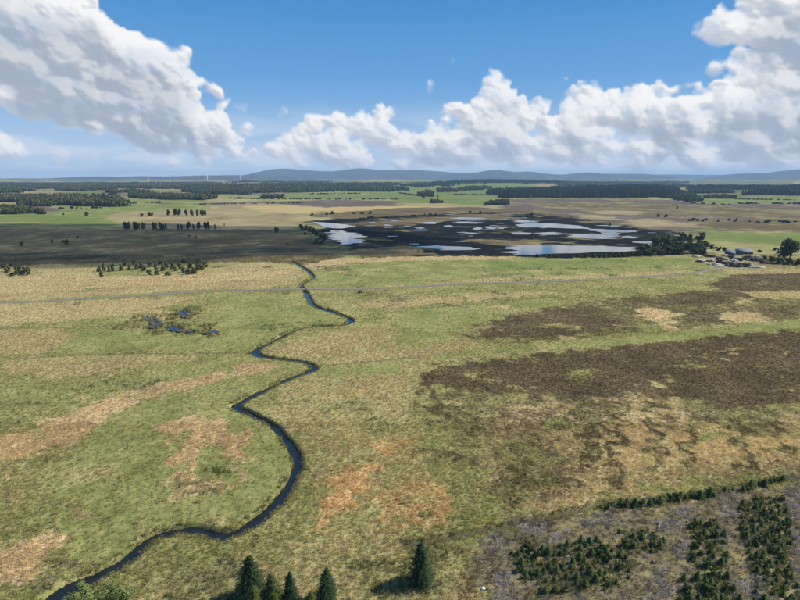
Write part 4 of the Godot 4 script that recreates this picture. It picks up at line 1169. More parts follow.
func _land() -> void:
	var t0 := Time.get_ticks_msec()
	near_tile = tile(-345.0, 345.0, -30.0, -450.0, 1760, 2.2, 1.0, true)
	var mid_tile := tile(-1340.0, 1340.0, -450.0, -1700.0, 1640, 10.0, 5.0, false)
	var far_tile := tile(-11000.0, 11000.0, -1700.0, -13500.0, 1500, 30.0, 40.0, false, 420.0)
	print("tiles ", Time.get_ticks_msec() - t0)
	# lines of the net: fine where the land is near, wide far away
	var xs := PackedFloat32Array([0.0])
	var x := 0.0
	while x < 11000.0:
		x += 0.65 if x < 78.0 else minf(0.65 * pow(x / 78.0, 1.5), 160.0)
		xs.append(x)
	for i in range(1, xs.size()): xs.append(-xs[i])
	xs.sort()
	var zs := PackedFloat32Array()
	var d := -260.0
	while d < 17000.0:
		zs.append(-d)
		d += 20.0 if d < 40.0 else (0.65 if d < 175.0 else minf(0.65 * pow(d / 175.0, 1.5), 150.0))
		if d > 40.0 and d < 60.0 and zs[zs.size() - 1] > -40.0: d = 45.0
		for stop in [450.0, 1700.0]:
			if -zs[zs.size() - 1] < stop and d > stop: d = stop
	var nx := xs.size(); var nz := zs.size()
	print("net ", nx, " x ", nz)
	var hs := PackedFloat32Array(); hs.resize(nx * nz)
	for j in nz:
		for i in nx:
			hs[j * nx + i] = height_at(xs[i], zs[j])
	var mesh := ArrayMesh.new()
	var from := 0
	var tiles := [near_tile, mid_tile, far_tile]
	for t in 3:
		var to := nz - 1
		if t == 0: to = zs.find(-450.0)
		if t == 1: to = zs.find(-1700.0)
		var info: Dictionary = tiles[t]
		var v := PackedVector3Array(); var nn := PackedVector3Array(); var uv := PackedVector2Array(); var uv2 := PackedVector2Array(); var ix := PackedInt32Array()
		for j in range(from, to + 1):
			for i in nx:
				var k := j * nx + i
				var il := maxi(i - 1, 0); var ir := mini(i + 1, nx - 1); var ju := maxi(j - 1, 0); var jd := mini(j + 1, nz - 1)
				v.append(Vector3(xs[i], hs[k], zs[j]))
				var sx := (hs[j * nx + ir] - hs[j * nx + il]) / (xs[ir] - xs[il])
				var sz := (hs[jd * nx + i] - hs[ju * nx + i]) / (zs[jd] - zs[ju])
				nn.append(Vector3(-sx, 1.0, -sz).normalized())
				uv.append(Vector2((xs[i] - info.x0) / (info.x1 - info.x0), (info.z0 - zs[j]) / (info.z0 - info.z1)))
				uv2.append(Vector2(xs[i], zs[j]) / [7.0, 22.0, 180.0][t])
		for j in to - from:
			for i in nx - 1:
				var a := j * nx + i
				ix.append_array(PackedInt32Array([a, a + nx, a + 1, a + 1, a + nx, a + nx + 1]))
		var arr := []; arr.resize(Mesh.ARRAY_MAX)
		arr[Mesh.ARRAY_VERTEX] = v; arr[Mesh.ARRAY_NORMAL] = nn; arr[Mesh.ARRAY_TEX_UV] = uv; arr[Mesh.ARRAY_TEX_UV2] = uv2; arr[Mesh.ARRAY_INDEX] = ix
		mesh.add_surface_from_arrays(Mesh.PRIMITIVE_TRIANGLES, arr)
		var m := StandardMaterial3D.new()
		m.albedo_texture = ImageTexture.create_from_image(info.im)
		m.texture_repeat = true
		m.roughness = 1.0
		m.metallic_specular = 0.1
		m.detail_enabled = true
		m.detail_uv_layer = BaseMaterial3D.DETAIL_UV_2
		m.detail_blend_mode = BaseMaterial3D.BLEND_MODE_MUL
		m.detail_albedo = grain_texture(t)
		mesh.surface_set_material(t, m)
		from = to
	var o := MeshInstance3D.new()
	o.mesh = mesh
	o.name = "ground"
	add_child(o)
	tag(o, "open moor ground of rough grass, heather and peat", "", "", "structure")
	print("land ", Time.get_ticks_msec() - t0)

func grain_texture(t: int) -> ImageTexture:
	var n := FastNoiseLite.new()
	n.seed = 40 + t; n.frequency = 0.055; n.fractal_octaves = 4; n.fractal_gain = 0.6
	var im := n.get_seamless_image(512, 512)
	im.convert(Image.FORMAT_RGB8)
	var a := im.get_data()
	for i in a.size(): a[i] = clampi(int(255.0 * clampf(0.90 + (a[i] / 255.0 - 0.5) * 0.62, 0.45, 1.0)), 0, 255)
	return ImageTexture.create_from_image(Image.create_from_data(512, 512, false, Image.FORMAT_RGB8, a))

func cover(x: float, z: float) -> int:       # land cover of the near tile, -1 outside it
	var t := near_tile
	var i := int((x - t.x0) / t.m); var j := int((t.z0 - z) / t.m)
	if i < 0 or j < 0 or i >= t.w or j >= t.h: return -1
	return t.dom[j * t.w + i]

func colour_at(x: float, z: float) -> Color:
	var t := near_tile
	var i := clampi(int((x - t.x0) / t.m), 0, t.w - 1); var j := clampi(int((t.z0 - z) / t.m), 0, t.h - 1)
	var o: int = (j * t.w + i) * 3
	return Color8(t.rgb[o], t.rgb[o + 1], t.rgb[o + 2]).srgb_to_linear()

# ------------------------------------------------------------------ water and track
func water_mat(ripple: float, shine: float) -> StandardMaterial3D:
	var m := StandardMaterial3D.new()
	m.albedo_color = Color(0.010, 0.012, 0.012).linear_to_srgb()
	m.roughness = 0.06
	m.metallic_specular = shine
	var n := FastNoiseLite.new()
	n.seed = 61; n.frequency = 0.02; n.fractal_octaves = 3
	var tex := NoiseTexture2D.new()
	tex.width = 256; tex.height = 256; tex.seamless = true; tex.as_normal_map = true; tex.bump_strength = 1.5; tex.noise = n
	m.normal_enabled = true
	m.normal_texture = tex
	m.normal_scale = ripple
	m.uv1_triplanar = true; m.uv1_world_triplanar = true
	m.uv1_scale = Vector3(0.25, 0.25, 0.25)
	return m

func flat_mesh(polys: Array, y: float) -> ArrayMesh:
	var st := SurfaceTool.new()
	st.begin(Mesh.PRIMITIVE_TRIANGLES)
	for p in polys:
		var idx := Geometry2D.triangulate_polygon(p)
		for k in range(0, idx.size(), 3):
			var t := [idx[k], idx[k + 1], idx[k + 2]]
			var a: Vector2 = p[t[0]]; var b: Vector2 = p[t[1]]; var c: Vector2 = p[t[2]]
			if (b - a).cross(c - a) < 0.0: t = [t[0], t[2], t[1]]
			for q in t:
				st.set_normal(Vector3.UP)
				st.add_vertex(Vector3(p[q].x, y, p[q].y))
	return st.commit()

func shore(flat: Array, step: float, wob: float, sd: int) -> PackedVector2Array:
	var ring: Array = flat.duplicate()
	var p := points(flat)
	var out := PackedVector2Array()
	var n := FastNoiseLite.new()
	n.seed = sd; n.frequency = 0.07; n.fractal_octaves = 5
	for i in p.size():
		var a := p[posmod(i - 1, p.size())]; var b := p[i]; var c := p[(i + 1) % p.size()]; var d := p[(i + 2) % p.size()]
		var m := maxi(2, int(b.distance_to(c) / step))
		for k in m:
			var q := b.lerp(c, float(k) / m).lerp(b.cubic_interpolate(c, a, d, float(k) / m), 0.5)
			out.append(q + Vector2(n.get_noise_2d(q.x * 0.35, q.y) * 2.6, n.get_noise_2d(q.x + 300.0, q.y * 0.8) * 0.45) * wob)
	return out

func _water() -> void:
	var still := water_mat(0.05, 0.5)
	var polys: Array = Geometry2D.offset_polyline(stream_line, 2.15, Geometry2D.JOIN_ROUND, Geometry2D.END_ROUND)
	var pool := PackedVector2Array()
	var bend := stream_line[0]
	for p in stream_line:
		if absf(-p.y - 71.0) < absf(-bend.y - 71.0): bend = p
	for i in 20: pool.append(bend + Vector2(cos(TAU * i / 20.0) * 5.0, sin(TAU * i / 20.0) * 5.5))
	var joined: Array = Geometry2D.merge_polygons(polys[0], pool)
	var s := put("stream", flat_mesh([joined[0]], -0.52), water_mat(0.05, 0.4))
	tag(s, "narrow dark stream winding through the rough grass", "", "", "structure")
	var n := 0
	for q in POOLS:
		var p := shore(q, 3.0, 7.0, 80 + n)
		if Geometry2D.triangulate_polygon(p).is_empty(): p = points(q)
		var o := put("pool", flat_mesh([p], 0.42), still)
		tag(o, "shallow bright pool lying in the dark peat workings", "", "pools in the peat workings", "structure")
		n += 1
	var g := RandomNumberGenerator.new()
	g.seed = 15
	while n < POOLS.size() + 30:
		var x := g.randf_range(-110.0, 330.0)
		var z := g.randf_range(-1000.0, -500.0)
		var ok := peat_at(x, z)
		for q in POOLS:
			if ok and (inside(q, x, z) or inside(q, x + 12.0, z) or inside(q, x - 12.0, z)): ok = false
		if not ok: continue
		var far := -z / 600.0
		var lx := g.randf_range(3.0, 10.0) * far; var lz := g.randf_range(1.5, 4.5) * far
		var ring := []
		for k in 10:
			var f := g.randf_range(0.6, 1.25)
			ring.append(x + cos(TAU * k / 10.0) * lx * f); ring.append(z + sin(TAU * k / 10.0) * lz * f)
		var p := shore(ring, 3.0, 3.0, 380 + n)
		if Geometry2D.triangulate_polygon(p).is_empty(): p = points(ring)
		tag(put("puddle", flat_mesh([p], 0.46), still), "small puddle lying in the dark peat workings", "", "puddles in the peat workings", "structure")
		n += 1
	for q in MARSH:
		var p := shore(q, 0.8, 2.0, 180 + n)
		if Geometry2D.triangulate_polygon(p).is_empty(): p = points(q)
		var o := put("marsh_pool", flat_mesh([p], 0.34), still)
		tag(o, "small marsh pool in the grass beside the stream", "", "marsh pools", "structure")
		n += 1

func peat_at(x: float, z: float) -> bool:
	for item in LAND:
		if item[0] == PEAT: return inside(item[2], x, z)
	return false

func _track() -> void:
	var line := smoothed(TRACK, 4.0)
	var st := SurfaceTool.new()
	st.begin(Mesh.PRIMITIVE_TRIANGLES)
	var n := FastNoiseLite.new()
	n.seed = 17; n.frequency = 0.2
	for i in line.size():
		var dir := (line[mini(i + 1, line.size() - 1)] - line[maxi(i - 1, 0)]).normalized()
		var side := Vector2(-dir.y, dir.x)
		for s in [-1.0, -0.92, 0.0, 0.92, 1.0]:
			var p: Vector2 = line[i] + side * s * (1.9 + 0.25 * n.get_noise_2d(line[i].x, s * 50.0))
			var y := height_at(line[i].x, line[i].y) + (0.26 if absf(s) < 0.95 else -0.2) + (0.05 if s == 0.0 else 0.0)
			st.set_smooth_group(0)
			st.add_vertex(Vector3(p.x, y, p.y))
	for i in line.size() - 1:
		for k in 4:
			var a := i * 5 + k
			for q in [a, a + 5, a + 1, a + 1, a + 5, a + 6]: st.add_index(q)
	st.generate_normals()
	var m := mat(Color(0.22, 0.205, 0.175), 0.95)
	m.albedo_texture = grain_texture(5)
	m.uv1_triplanar = true; m.uv1_world_triplanar = true; m.uv1_scale = Vector3(0.1, 0.1, 0.1)
	tag(put("track", st.commit(), m), "pale gravel track crossing the moor and the stream", "", "", "structure")

# ------------------------------------------------------------------ hills
func _hills() -> void:
	var labels := ["low blue moorland ridge beyond the woods", "broad blue hill with two rounded tops", "long blue range with small peaks", "faint blue ridge behind the nearer hills", "steep blue hill rising behind the heath"]
	var rough := FastNoiseLite.new()
	rough.seed = 71; rough.frequency = 0.0022; rough.fractal_octaves = 5
	for n in HILLS.size():
		var row: Array = HILLS[n]
		var crest := points(row[2])
		var x0 := crest[0].x; var x1 := crest[crest.size() - 1].x
		var nx := 150; var nz := 28
		var v := PackedVector3Array(); var cl := PackedColorArray(); var ix := PackedInt32Array()
		for j in nz + 1:
			var t := j / float(nz) * 2.0 - 1.0
			for i in nx + 1:
				var x := lerpf(x0, x1, i / float(nx))
				var c := 0
				while c < crest.size() - 2 and crest[c + 1].x < x: c += 1
				var f := clampf((x - crest[c].x) / (crest[c + 1].x - crest[c].x), 0.0, 1.0)
				var top := crest[c].cubic_interpolate(crest[c + 1], crest[maxi(c - 1, 0)], crest[mini(c + 2, crest.size() - 1)], f).y
				var z := -float(row[0]) - t * float(row[1])
				var prof := pow(maxf(0.0, cos(t * PI * 0.5)), 1.25)
				var h := 25.0 + (top - 25.0) * prof
				h += rough.get_noise_2d(x, z) * (h - 25.0) * 0.5 * (1.0 - prof) + rough.get_noise_2d(x * 2.0, z * 2.0) * 7.0 * prof * (1.0 - 0.6 * prof)
				if j == 0 or j == nz: h = 0.0
				v.append(Vector3(x, h, z))
				var k := rough.get_noise_2d(x * 1.5 + 900.0, z * 1.5)
				var col := Color(0.055, 0.045, 0.040).lerp(Color(0.066, 0.070, 0.036), smoothstep(-0.1, 0.25, k))
				if h < 75.0: col = col.lerp(Color(0.075, 0.095, 0.04) if k > 0.05 else Color(0.03, 0.036, 0.022), 0.6)
				cl.append(col)
		for j in nz:
			for i in nx:
				var a := j * (nx + 1) + i
				ix.append_array(PackedInt32Array([a, a + nx + 1, a + 1, a + 1, a + nx + 1, a + nx + 2]))
		var st := SurfaceTool.new()
		st.begin(Mesh.PRIMITIVE_TRIANGLES)
		for i in v.size(): st.set_color(cl[i]); st.add_vertex(v[i])
		for i in ix: st.add_index(i)
		st.generate_normals()
		tag(put("hill", st.commit(), mat(Color.WHITE, 1.0, true)), labels[n], "", "", "structure")

# ------------------------------------------------------------------ the cloud above the frame whose shade lies on the heath
func lumps(sub: int, amp: float, freq: float, sd: int, flat: float) -> ArrayMesh:
	var n := FastNoiseLite.new()
	n.seed = sd; n.frequency = freq; n.fractal_octaves = 4
	var nu := sub * 2; var nv := sub
	var st := SurfaceTool.new()
	st.begin(Mesh.PRIMITIVE_TRIANGLES)
	for j in nv + 1:
		var b := PI * j / nv
		for i in nu + 1:
			var a := TAU * i / nu
			var p := Vector3(sin(b) * cos(a), cos(b), sin(b) * sin(a))
			var r := 1.0 + amp * n.get_noise_3d(p.x, p.y, p.z)
			p *= r
			if p.y < 0.0: p.y *= flat
			st.add_vertex(p)
	for j in nv:
		for i in nu:
			var a := j * (nu + 1) + i
			for q in [a, a + 1, a + nu + 1, a + 1, a + nu + 2, a + nu + 1]: st.add_index(q)
	st.generate_normals()
	return st.commit()

func _shade_cloud() -> void:
	var m := mat(Color(0.9, 0.9, 0.9), 1.0)
	m.transparency = BaseMaterial3D.TRANSPARENCY_ALPHA
	m.albedo_color.a = 0.44
	var up := 950.0
	var shift := sun_dir * (up / sun_dir.y)
	var o := put("cloud", lumps(40, 0.4, 1.9, 5, 0.3), m)
	o.position = Vector3(-440.0, 0.0, -572.0) + shift
	o.scale = Vector3(450.0, 40.0, 176.0)
	tag(o, "white cumulus cloud passing over the heath, shading it", "cloud")

# ------------------------------------------------------------------ grasses as scattered tufts
func tuft(blades: int, tall: float, wide: float, blade: float, lean: float, sd: int) -> ArrayMesh:
	var g := RandomNumberGenerator.new()
	g.seed = sd
	var st := SurfaceTool.new()
	st.begin(Mesh.PRIMITIVE_TRIANGLES)
	for i in blades:
		var a := g.randf() * TAU
		var r := wide * sqrt(g.randf()) * 0.5
		var foot := Vector3(cos(a) * r, -0.06, sin(a) * r)
		var out := Vector3(cos(a), 0, sin(a)).rotated(Vector3.UP, g.randf_range(-0.7, 0.7))
		var h := tall * g.randf_range(0.55, 1.0)
		var tip := foot + Vector3.UP * h + out * h * lean * g.randf_range(0.3, 1.2)
		var midp := foot.lerp(tip, 0.55) + Vector3.UP * h * 0.14
		var side := Vector3.UP.cross(out).rotated(Vector3.UP, g.randf_range(-1.0, 1.0)).normalized() * blade * 0.5
		var nrm := (out * 0.5 + Vector3.UP * 0.8).normalized()
		var f := g.randf_range(0.85, 1.15)
		var hi := Color(f, f, f * 0.97)
		face(st, foot - side, foot + side, midp + side * 0.8, nrm, hi)
		face(st, foot - side, midp + side * 0.8, midp - side * 0.8, nrm, hi)
		face(st, midp - side * 0.8, midp + side * 0.8, tip, nrm, hi)
	return st.commit()

func scatter(called: String, mesh: Mesh, m: Material, where: Array, tints: PackedColorArray, label: String) -> void:
	if where.is_empty(): return
	var mm := MultiMesh.new()
	mm.transform_format = MultiMesh.TRANSFORM_3D
	mm.use_colors = true
	mm.mesh = mesh
	mm.instance_count = where.size()
	for i in where.size():
		mm.set_instance_transform(i, where[i])
		mm.set_instance_color(i, tints[i])
	var o := MultiMeshInstance3D.new()
	o.multimesh = mm
	o.material_override = m
	o.name = numbered(called)
	add_child(o)
	tag(o, label, "", "", "stuff")

func in_plot(x: float, z: float) -> bool:
	for p in SAPLING_PLOTS:
		if inside(p, x, z): return true
	return false

func _grasses() -> void:
	var t0 := Time.get_ticks_msec()
	var kinds := {}      # name -> [mesh list, transforms list per mesh, colours per mesh]
	var defs := {
		"short_grass": [16, 0.26, 0.62, 0.045, 0.7], "tussock_grass": [18, 0.46, 0.5, 0.05, 0.75], "straw_grass": [20, 0.58, 0.5, 0.055, 0.8],
		"heather": [26, 0.30, 0.6, 0.06, 0.55], "rushes": [18, 0.75, 0.5, 0.045, 0.28]}
	for k in defs:
		var d: Array = defs[k]
		var ms := []; var tr := []; var cs := []
		for v in 3:
			ms.append(tuft(d[0], d[1], d[2], d[3], d[4], 300 + v * 7 + d[0])); tr.append([]); cs.append(PackedColorArray())
		kinds[k] = [ms, tr, cs]
	var g := RandomNumberGenerator.new()
	g.seed = 99
	var clump := FastNoiseLite.new()
	clump.seed = 23; clump.frequency = 0.35; clump.fractal_octaves = 2
	for zone in [[62.0, 130.0, 0.50], [130.0, 220.0, 0.72], [220.0, 330.0, 1.05], [330.0, 449.0, 1.4]]:
		var step: float = zone[2]
		var d: float = zone[0]
		while d < zone[1]:
			var half := 0.76 * (0.977 * d + 13.0) + 6.0
			var xx := -half
			while xx < half:
				var x := xx + g.randf() * step
				var z := -(d + g.randf() * step)
				xx += step
				var c := cover(x, z)
				if c < 0 or c == PEAT or c == GRAVEL: continue
				var cut := channel(x, z)
				if cut < -0.2: continue
				var kind := "tussock_grass"
				var keep := 0.9
				var n := clump.get_noise_2d(x, z)
				match c:
					LUSH: kind = "short_grass"; keep = 0.62 + n
					STRAW_GRASS, RUST_GRASS, STUBBLE: kind = "straw_grass"; keep = 0.85
					HEATHER, MOOR: kind = "heather"; keep = 0.9
					RUSHES: kind = "rushes"; keep = 0.8
					FELLED: kind = "straw_grass" if n < 0.15 else "tussock_grass"; keep = 0.4
					FARM: keep = 0.0
					_: kind = "tussock_grass" if n < 0.12 else "straw_grass"; keep = 0.8
				if c == FELLED and x > 8.0 and in_plot(x, z): kind = "rushes" if n < 0.05 else "tussock_grass"; keep = 0.8
				var clumpy := c == LUSH and g.randf() < 0.16
				if clumpy: kind = "tussock_grass"; keep = 1.0
				if g.randf() > keep: continue
				var col := colour_at(x, z)
				if clumpy: col = col.lerp(Color(0.30, 0.27, 0.11), 0.55)
				if c == FELLED and keep == 0.8: col = Color(0.085, 0.105, 0.036)
				var f := g.randf_range(0.86, 1.22)
				var warm := g.randf_range(-0.05, 0.06)
				if c == ROUGH and kind == "straw_grass": col = col.lerp(Color(0.42, 0.33, 0.18), 0.3)
				if c == LUSH: f *= 1.05
				var tint := Color(col.r * f * (1.0 + warm), col.g * f, col.b * f * (1.0 - warm))
				var s := g.randf_range(0.65, 1.3) * (1.0 + maxf(0.0, step - 0.8) * 0.3)
				var b := Basis(Vector3.UP, g.randf() * TAU).scaled(Vector3(s, s * g.randf_range(0.7, 1.15), s))
				var v := g.randi() % 3
				kinds[kind][1][v].append(Transform3D(b, Vector3(x, height_at(x, z), z)))
				kinds[kind][2][v].append(tint)
			d += step
	# rank growth along the banks of the stream
	for i in stream_line.size() - 1:
		var dir := (stream_line[i + 1] - stream_line[i]).normalized()
		for k in 7:
			var sd := 1.0 if g.randf() < 0.5 else -1.0
			var p := stream_line[i].lerp(stream_line[i + 1], g.randf()) + Vector2(-dir.y, dir.x) * sd * (stream_half[i] + g.randf_range(0.05, 0.95))
			if p.y > -60.0 or p.y < -420.0 or channel(p.x, p.y) < -0.75 or clump.get_noise_2d(p.x * 0.4, p.y * 0.4) < -0.12: continue
			var kind: String = ["rushes", "tussock_grass", "straw_grass"][g.randi() % 3]
			var v := g.randi() % 3
			var sc := g.randf_range(0.7, 1.3)
			kinds[kind][1][v].append(Transform3D(Basis(Vector3.UP, g.randf() * TAU).scaled(Vector3(sc, sc, sc)), Vector3(p.x, height_at(p.x, p.y), p.y)))
			var cb := Color(0.16, 0.17, 0.06).lerp(Color(0.36, 0.30, 0.15), g.randf() * (0.9 if kind == "straw_grass" else 0.5))
			kinds[kind][2][v].append(cb)
	# rushes standing in and around the marsh pools
	for q in MARSH:
		var poly := points(q)
		var box := Rect2(poly[0], Vector2.ZERO)
		for p in poly: box = box.expand(p)
		box = box.grow(3.0)
		for i in int(box.get_area() * 1.6):
			var p := Vector2(g.randf_range(box.position.x, box.end.x), g.randf_range(box.position.y, box.end.y))
			if clump.get_noise_2d(p.x * 0.25, p.y * 0.9) < 0.10: continue
			var v := g.randi() % 3
			var kind := "rushes" if g.randf() < 0.6 else "straw_grass"
			var sc := g.randf_range(0.9, 1.5)
			kinds[kind][1][v].append(Transform3D(Basis(Vector3.UP, g.randf() * TAU).scaled(Vector3(sc, sc, sc)), Vector3(p.x, maxf(0.30, height_at(p.x, p.y)), p.y)))
			kinds[kind][2][v].append(Color(0.14, 0.15, 0.06) if kind == "rushes" else Color(0.45, 0.35, 0.2))
	var label := {"short_grass": "short green grass tufts on the damp meadows", "tussock_grass": "olive tussock grass covering the rough moor", "straw_grass": "bleached straw coloured grass tussocks in patches",
		"heather": "low brown heather covering the darker blocks of moor", "rushes": "dark green rushes growing in the wet hollows"}
	var total := 0
	var m := leaf_mat(Color.WHITE, 0.9)
	for k in kinds:
		for v in 3:
			total += kinds[k][1][v].size()
			scatter(k, kinds[k][0][v], m, kinds[k][1][v], kinds[k][2][v], label[k])
	print("tufts ", total, " ", Time.get_ticks_msec() - t0)

# ------------------------------------------------------------------ trees
func crown(sd: int, lobes: int, leaves: int, leaf: float, slim: float, bottom: float) -> ArrayMesh:     # unit tall, unit wide
	var g := RandomNumberGenerator.new()
	g.seed = sd
	var st := SurfaceTool.new()
	st.begin(Mesh.PRIMITIVE_TRIANGLES)
	for l in lobes:
		var a := g.randf() * TAU
		var up := (l + g.randf()) / lobes
		var c := Vector3(cos(a) * 0.30 * sqrt(g.randf()), bottom + (1.0 - bottom) * (0.10 + 0.74 * up), sin(a) * 0.30 * sqrt(g.randf()))
		var r := g.randf_range(0.19, 0.29) * (1.2 - 0.5 * up)
		for i in leaves:
			var d := Vector3(g.randfn(), g.randfn(), g.randfn()).normalized()
			var p := c + d * Vector3(r, r * slim, r) * pow(g.randf(), 0.3)
			if p.y < 0.0: p.y = g.randf() * 0.1
			var u := d.cross(Vector3(g.randfn(), g.randfn(), g.randfn())).normalized()
			var w := d.cross(u).rotated(u, g.randf_range(-0.9, 0.9))
			var s := leaf * g.randf_range(0.6, 1.3)
			var nrm := (d + Vector3.UP * 0.25).normalized()
			var f := g.randf_range(0.7, 1.3)
			var col := Color(f * g.randf_range(0.9, 1.15), f, f * 0.9)
			face(st, p - u * s, p + w * s, p + u * s, nrm, col, 0.6)
			face(st, p - u * s, p + u * s, p - w * s * 0.8, nrm, col, 0.6)
	return st.commit()

func face(st: SurfaceTool, a: Vector3, b: Vector3, c: Vector3, outward: Vector3, col: Color, soft := 0.4) -> void:
	var n := (c - a).cross(b - a).normalized()
	if n.dot(outward) < 0.0:
		var t := b
		b = c; c = t
		n = -n
	n = n.lerp(outward, soft).normalized()
	for v in [a, b, c]:
		st.set_color(col); st.set_normal(n); st.add_vertex(v)

func trunk(sd: int, tall: float, thick: float, limbs: int) -> ArrayMesh:
	var g := RandomNumberGenerator.new()
	g.seed = sd
	var st := SurfaceTool.new()
	st.begin(Mesh.PRIMITIVE_TRIANGLES)
	tube(st, Vector3(0, -0.03, 0), Vector3(0.01, tall, 0.01), thick, thick * 0.4, 7)
	for i in limbs:
		var a := g.randf() * TAU
		var y := tall * g.randf_range(0.3, 0.85)
		tube(st, Vector3(0, y, 0), Vector3(cos(a) * 0.3, y + g.randf_range(0.12, 0.3), sin(a) * 0.3), thick * 0.42, thick * 0.12, 5)
	st.generate_normals()
	return st.commit()

func tube(st: SurfaceTool, a: Vector3, b: Vector3, ra: float, rb: float, n: int) -> void:
	var d := (b - a).normalized()
	var u := d.cross(Vector3.RIGHT if absf(d.x) < 0.8 else Vector3.FORWARD).normalized()
	var w := d.cross(u)
	for i in n:
		var p := u * cos(TAU * i / n) + w * sin(TAU * i / n)
		var q := u * cos(TAU * (i + 1) / n) + w * sin(TAU * (i + 1) / n)
		for v in [a + p * ra, b + p * rb, a + q * ra, a + q * ra, b + p * rb, b + q * rb, b + p * rb, b, b + q * rb]:
			st.set_color(Color.WHITE); st.add_vertex(v)

func inside(flat: Array, x: float, z: float) -> bool:
	return Geometry2D.is_point_in_polygon(Vector2(x, z), points(flat))

func _woods() -> void:
	var t0 := Time.get_ticks_msec()
	var g := RandomNumberGenerator.new()
	g.seed = 51
	var leafy := [crown(901, 7, 16, 0.16, 1.0, 0.0), crown(902, 8, 14, 0.17, 1.0, 0.0)]
	var spruce := [spire(905, 7, 6), spire(906, 8, 6)]
	var m := leaf_mat(Color.WHITE, 0.4)
	var ragged := FastNoiseLite.new()
	ragged.seed = 57; ragged.frequency = 0.006; ragged.fractal_octaves = 3
	var total := 0
	for n in WOODS.size():
		var row: Array = WOODS[n]
		var poly := points(row[2])
		var box := Rect2(poly[0], Vector2.ZERO)
		for p in poly: box = box.expand(p)
		var far := -box.get_center().y
		var sp := clampf(far / 260.0, 4.5, 34.0) * (0.8 if row[0] == 2 else 1.0)
		var where := []; var tints := PackedColorArray()
		var z := box.position.y
		while z < box.end.y:
			var x := box.position.x
			while x < box.end.x:
				var p := Vector2(x + g.randf() * sp, z + g.randf() * sp)
				x += sp
				var jig := Vector2(ragged.get_noise_2d(p.x, p.y), ragged.get_noise_2d(p.x + 5000.0, p.y)) * far * 0.035
				if not Geometry2D.is_point_in_polygon(p + jig, poly): continue
				var lump := ragged.get_noise_2d(p.x * 2.2, p.y * 2.2)
				if lump < (-0.22 if row[0] == 1 else -0.45) and g.randf() < 0.8: continue
				var h: float = (1.0 + 0.5 * lump) * row[1] * g.randf_range(0.72, 1.15)
				var w := h * (g.randf_range(0.55, 0.9) if row[0] == 1 else g.randf_range(0.34, 0.46)) * maxf(1.0, sp / 12.0)
				where.append(Transform3D(Basis(Vector3.UP, g.randf() * TAU).scaled(Vector3(w, h, w)), Vector3(p.x, land_height(p.x, p.y) - 0.6, p.y)))
				var c := Color(0.078, 0.094, 0.040).lerp(Color(0.12, 0.13, 0.05), clampf(lump * 1.5, 0.0, 0.8)) if row[0] == 1 else Color(0.036, 0.054, 0.030)
				var f := g.randf_range(0.7, 1.35)
				tints.append(Color(c.r * f * g.randf_range(0.85, 1.2), c.g * f, c.b * f))
			z += sp
		total += where.size()
		var label: String = ["", "distant broadleaf woodland among the farm fields", "dark conifer plantation on the far side of the moor"][row[0]]
		scatter("woodland" if row[0] == 1 else "conifer_plantation", (leafy if row[0] == 1 else spruce)[n % 2], m, where, tints, label)
	for n in HEDGEROWS.size():
		var row: Array = HEDGEROWS[n]
		var line := smoothed(row[1], 5.0)
		var where := []; var tints := PackedColorArray()
		for p in line:
			if g.randf() < 0.25: continue
			var h: float = row[0] * g.randf_range(0.4, 1.5)
			var w := h * g.randf_range(1.2, 2.0) + 2.0
			where.append(Transform3D(Basis(Vector3.UP, g.randf() * TAU).scaled(Vector3(w, h, w)), Vector3(p.x + g.randf_range(-2, 2), land_height(p.x, p.y) - 0.3, p.y + g.randf_range(-3, 3))))
			var f := g.randf_range(0.7, 1.3)
			tints.append(Color(0.06 * f, 0.075 * f, 0.03 * f))
		scatter("hedgerow", leafy[n % 2], m, where, tints, "dark hedgerow between distant farm fields")
	print("woods ", total, " ", Time.get_ticks_msec() - t0)

func spire(sd: int, whorls: int, arms: int) -> ArrayMesh:     # a small far conifer, unit tall and wide
	var g := RandomNumberGenerator.new()
	g.seed = sd
	var st := SurfaceTool.new()
	st.begin(Mesh.PRIMITIVE_TRIANGLES)
	for w in whorls:
		var y := float(w) / whorls
		var r := 0.5 * (1.0 - y) + 0.05
		for a in arms:
			var t := TAU * a / arms + g.randf()
			var o := Vector3(cos(t), 0, sin(t))
			var s := Vector3(-sin(t), 0, cos(t))
			var root := Vector3(0, y + 0.20, 0)
			var tip := o * r * g.randf_range(0.75, 1.15) + Vector3(0, y - 0.02, 0)
			var f := g.randf_range(0.75, 1.25)
			face(st, root, tip + s * r * 0.55, tip - s * r * 0.55, (o * 0.7 + Vector3.UP * 0.7).normalized(), Color(f, f, f))
	return st.commit()

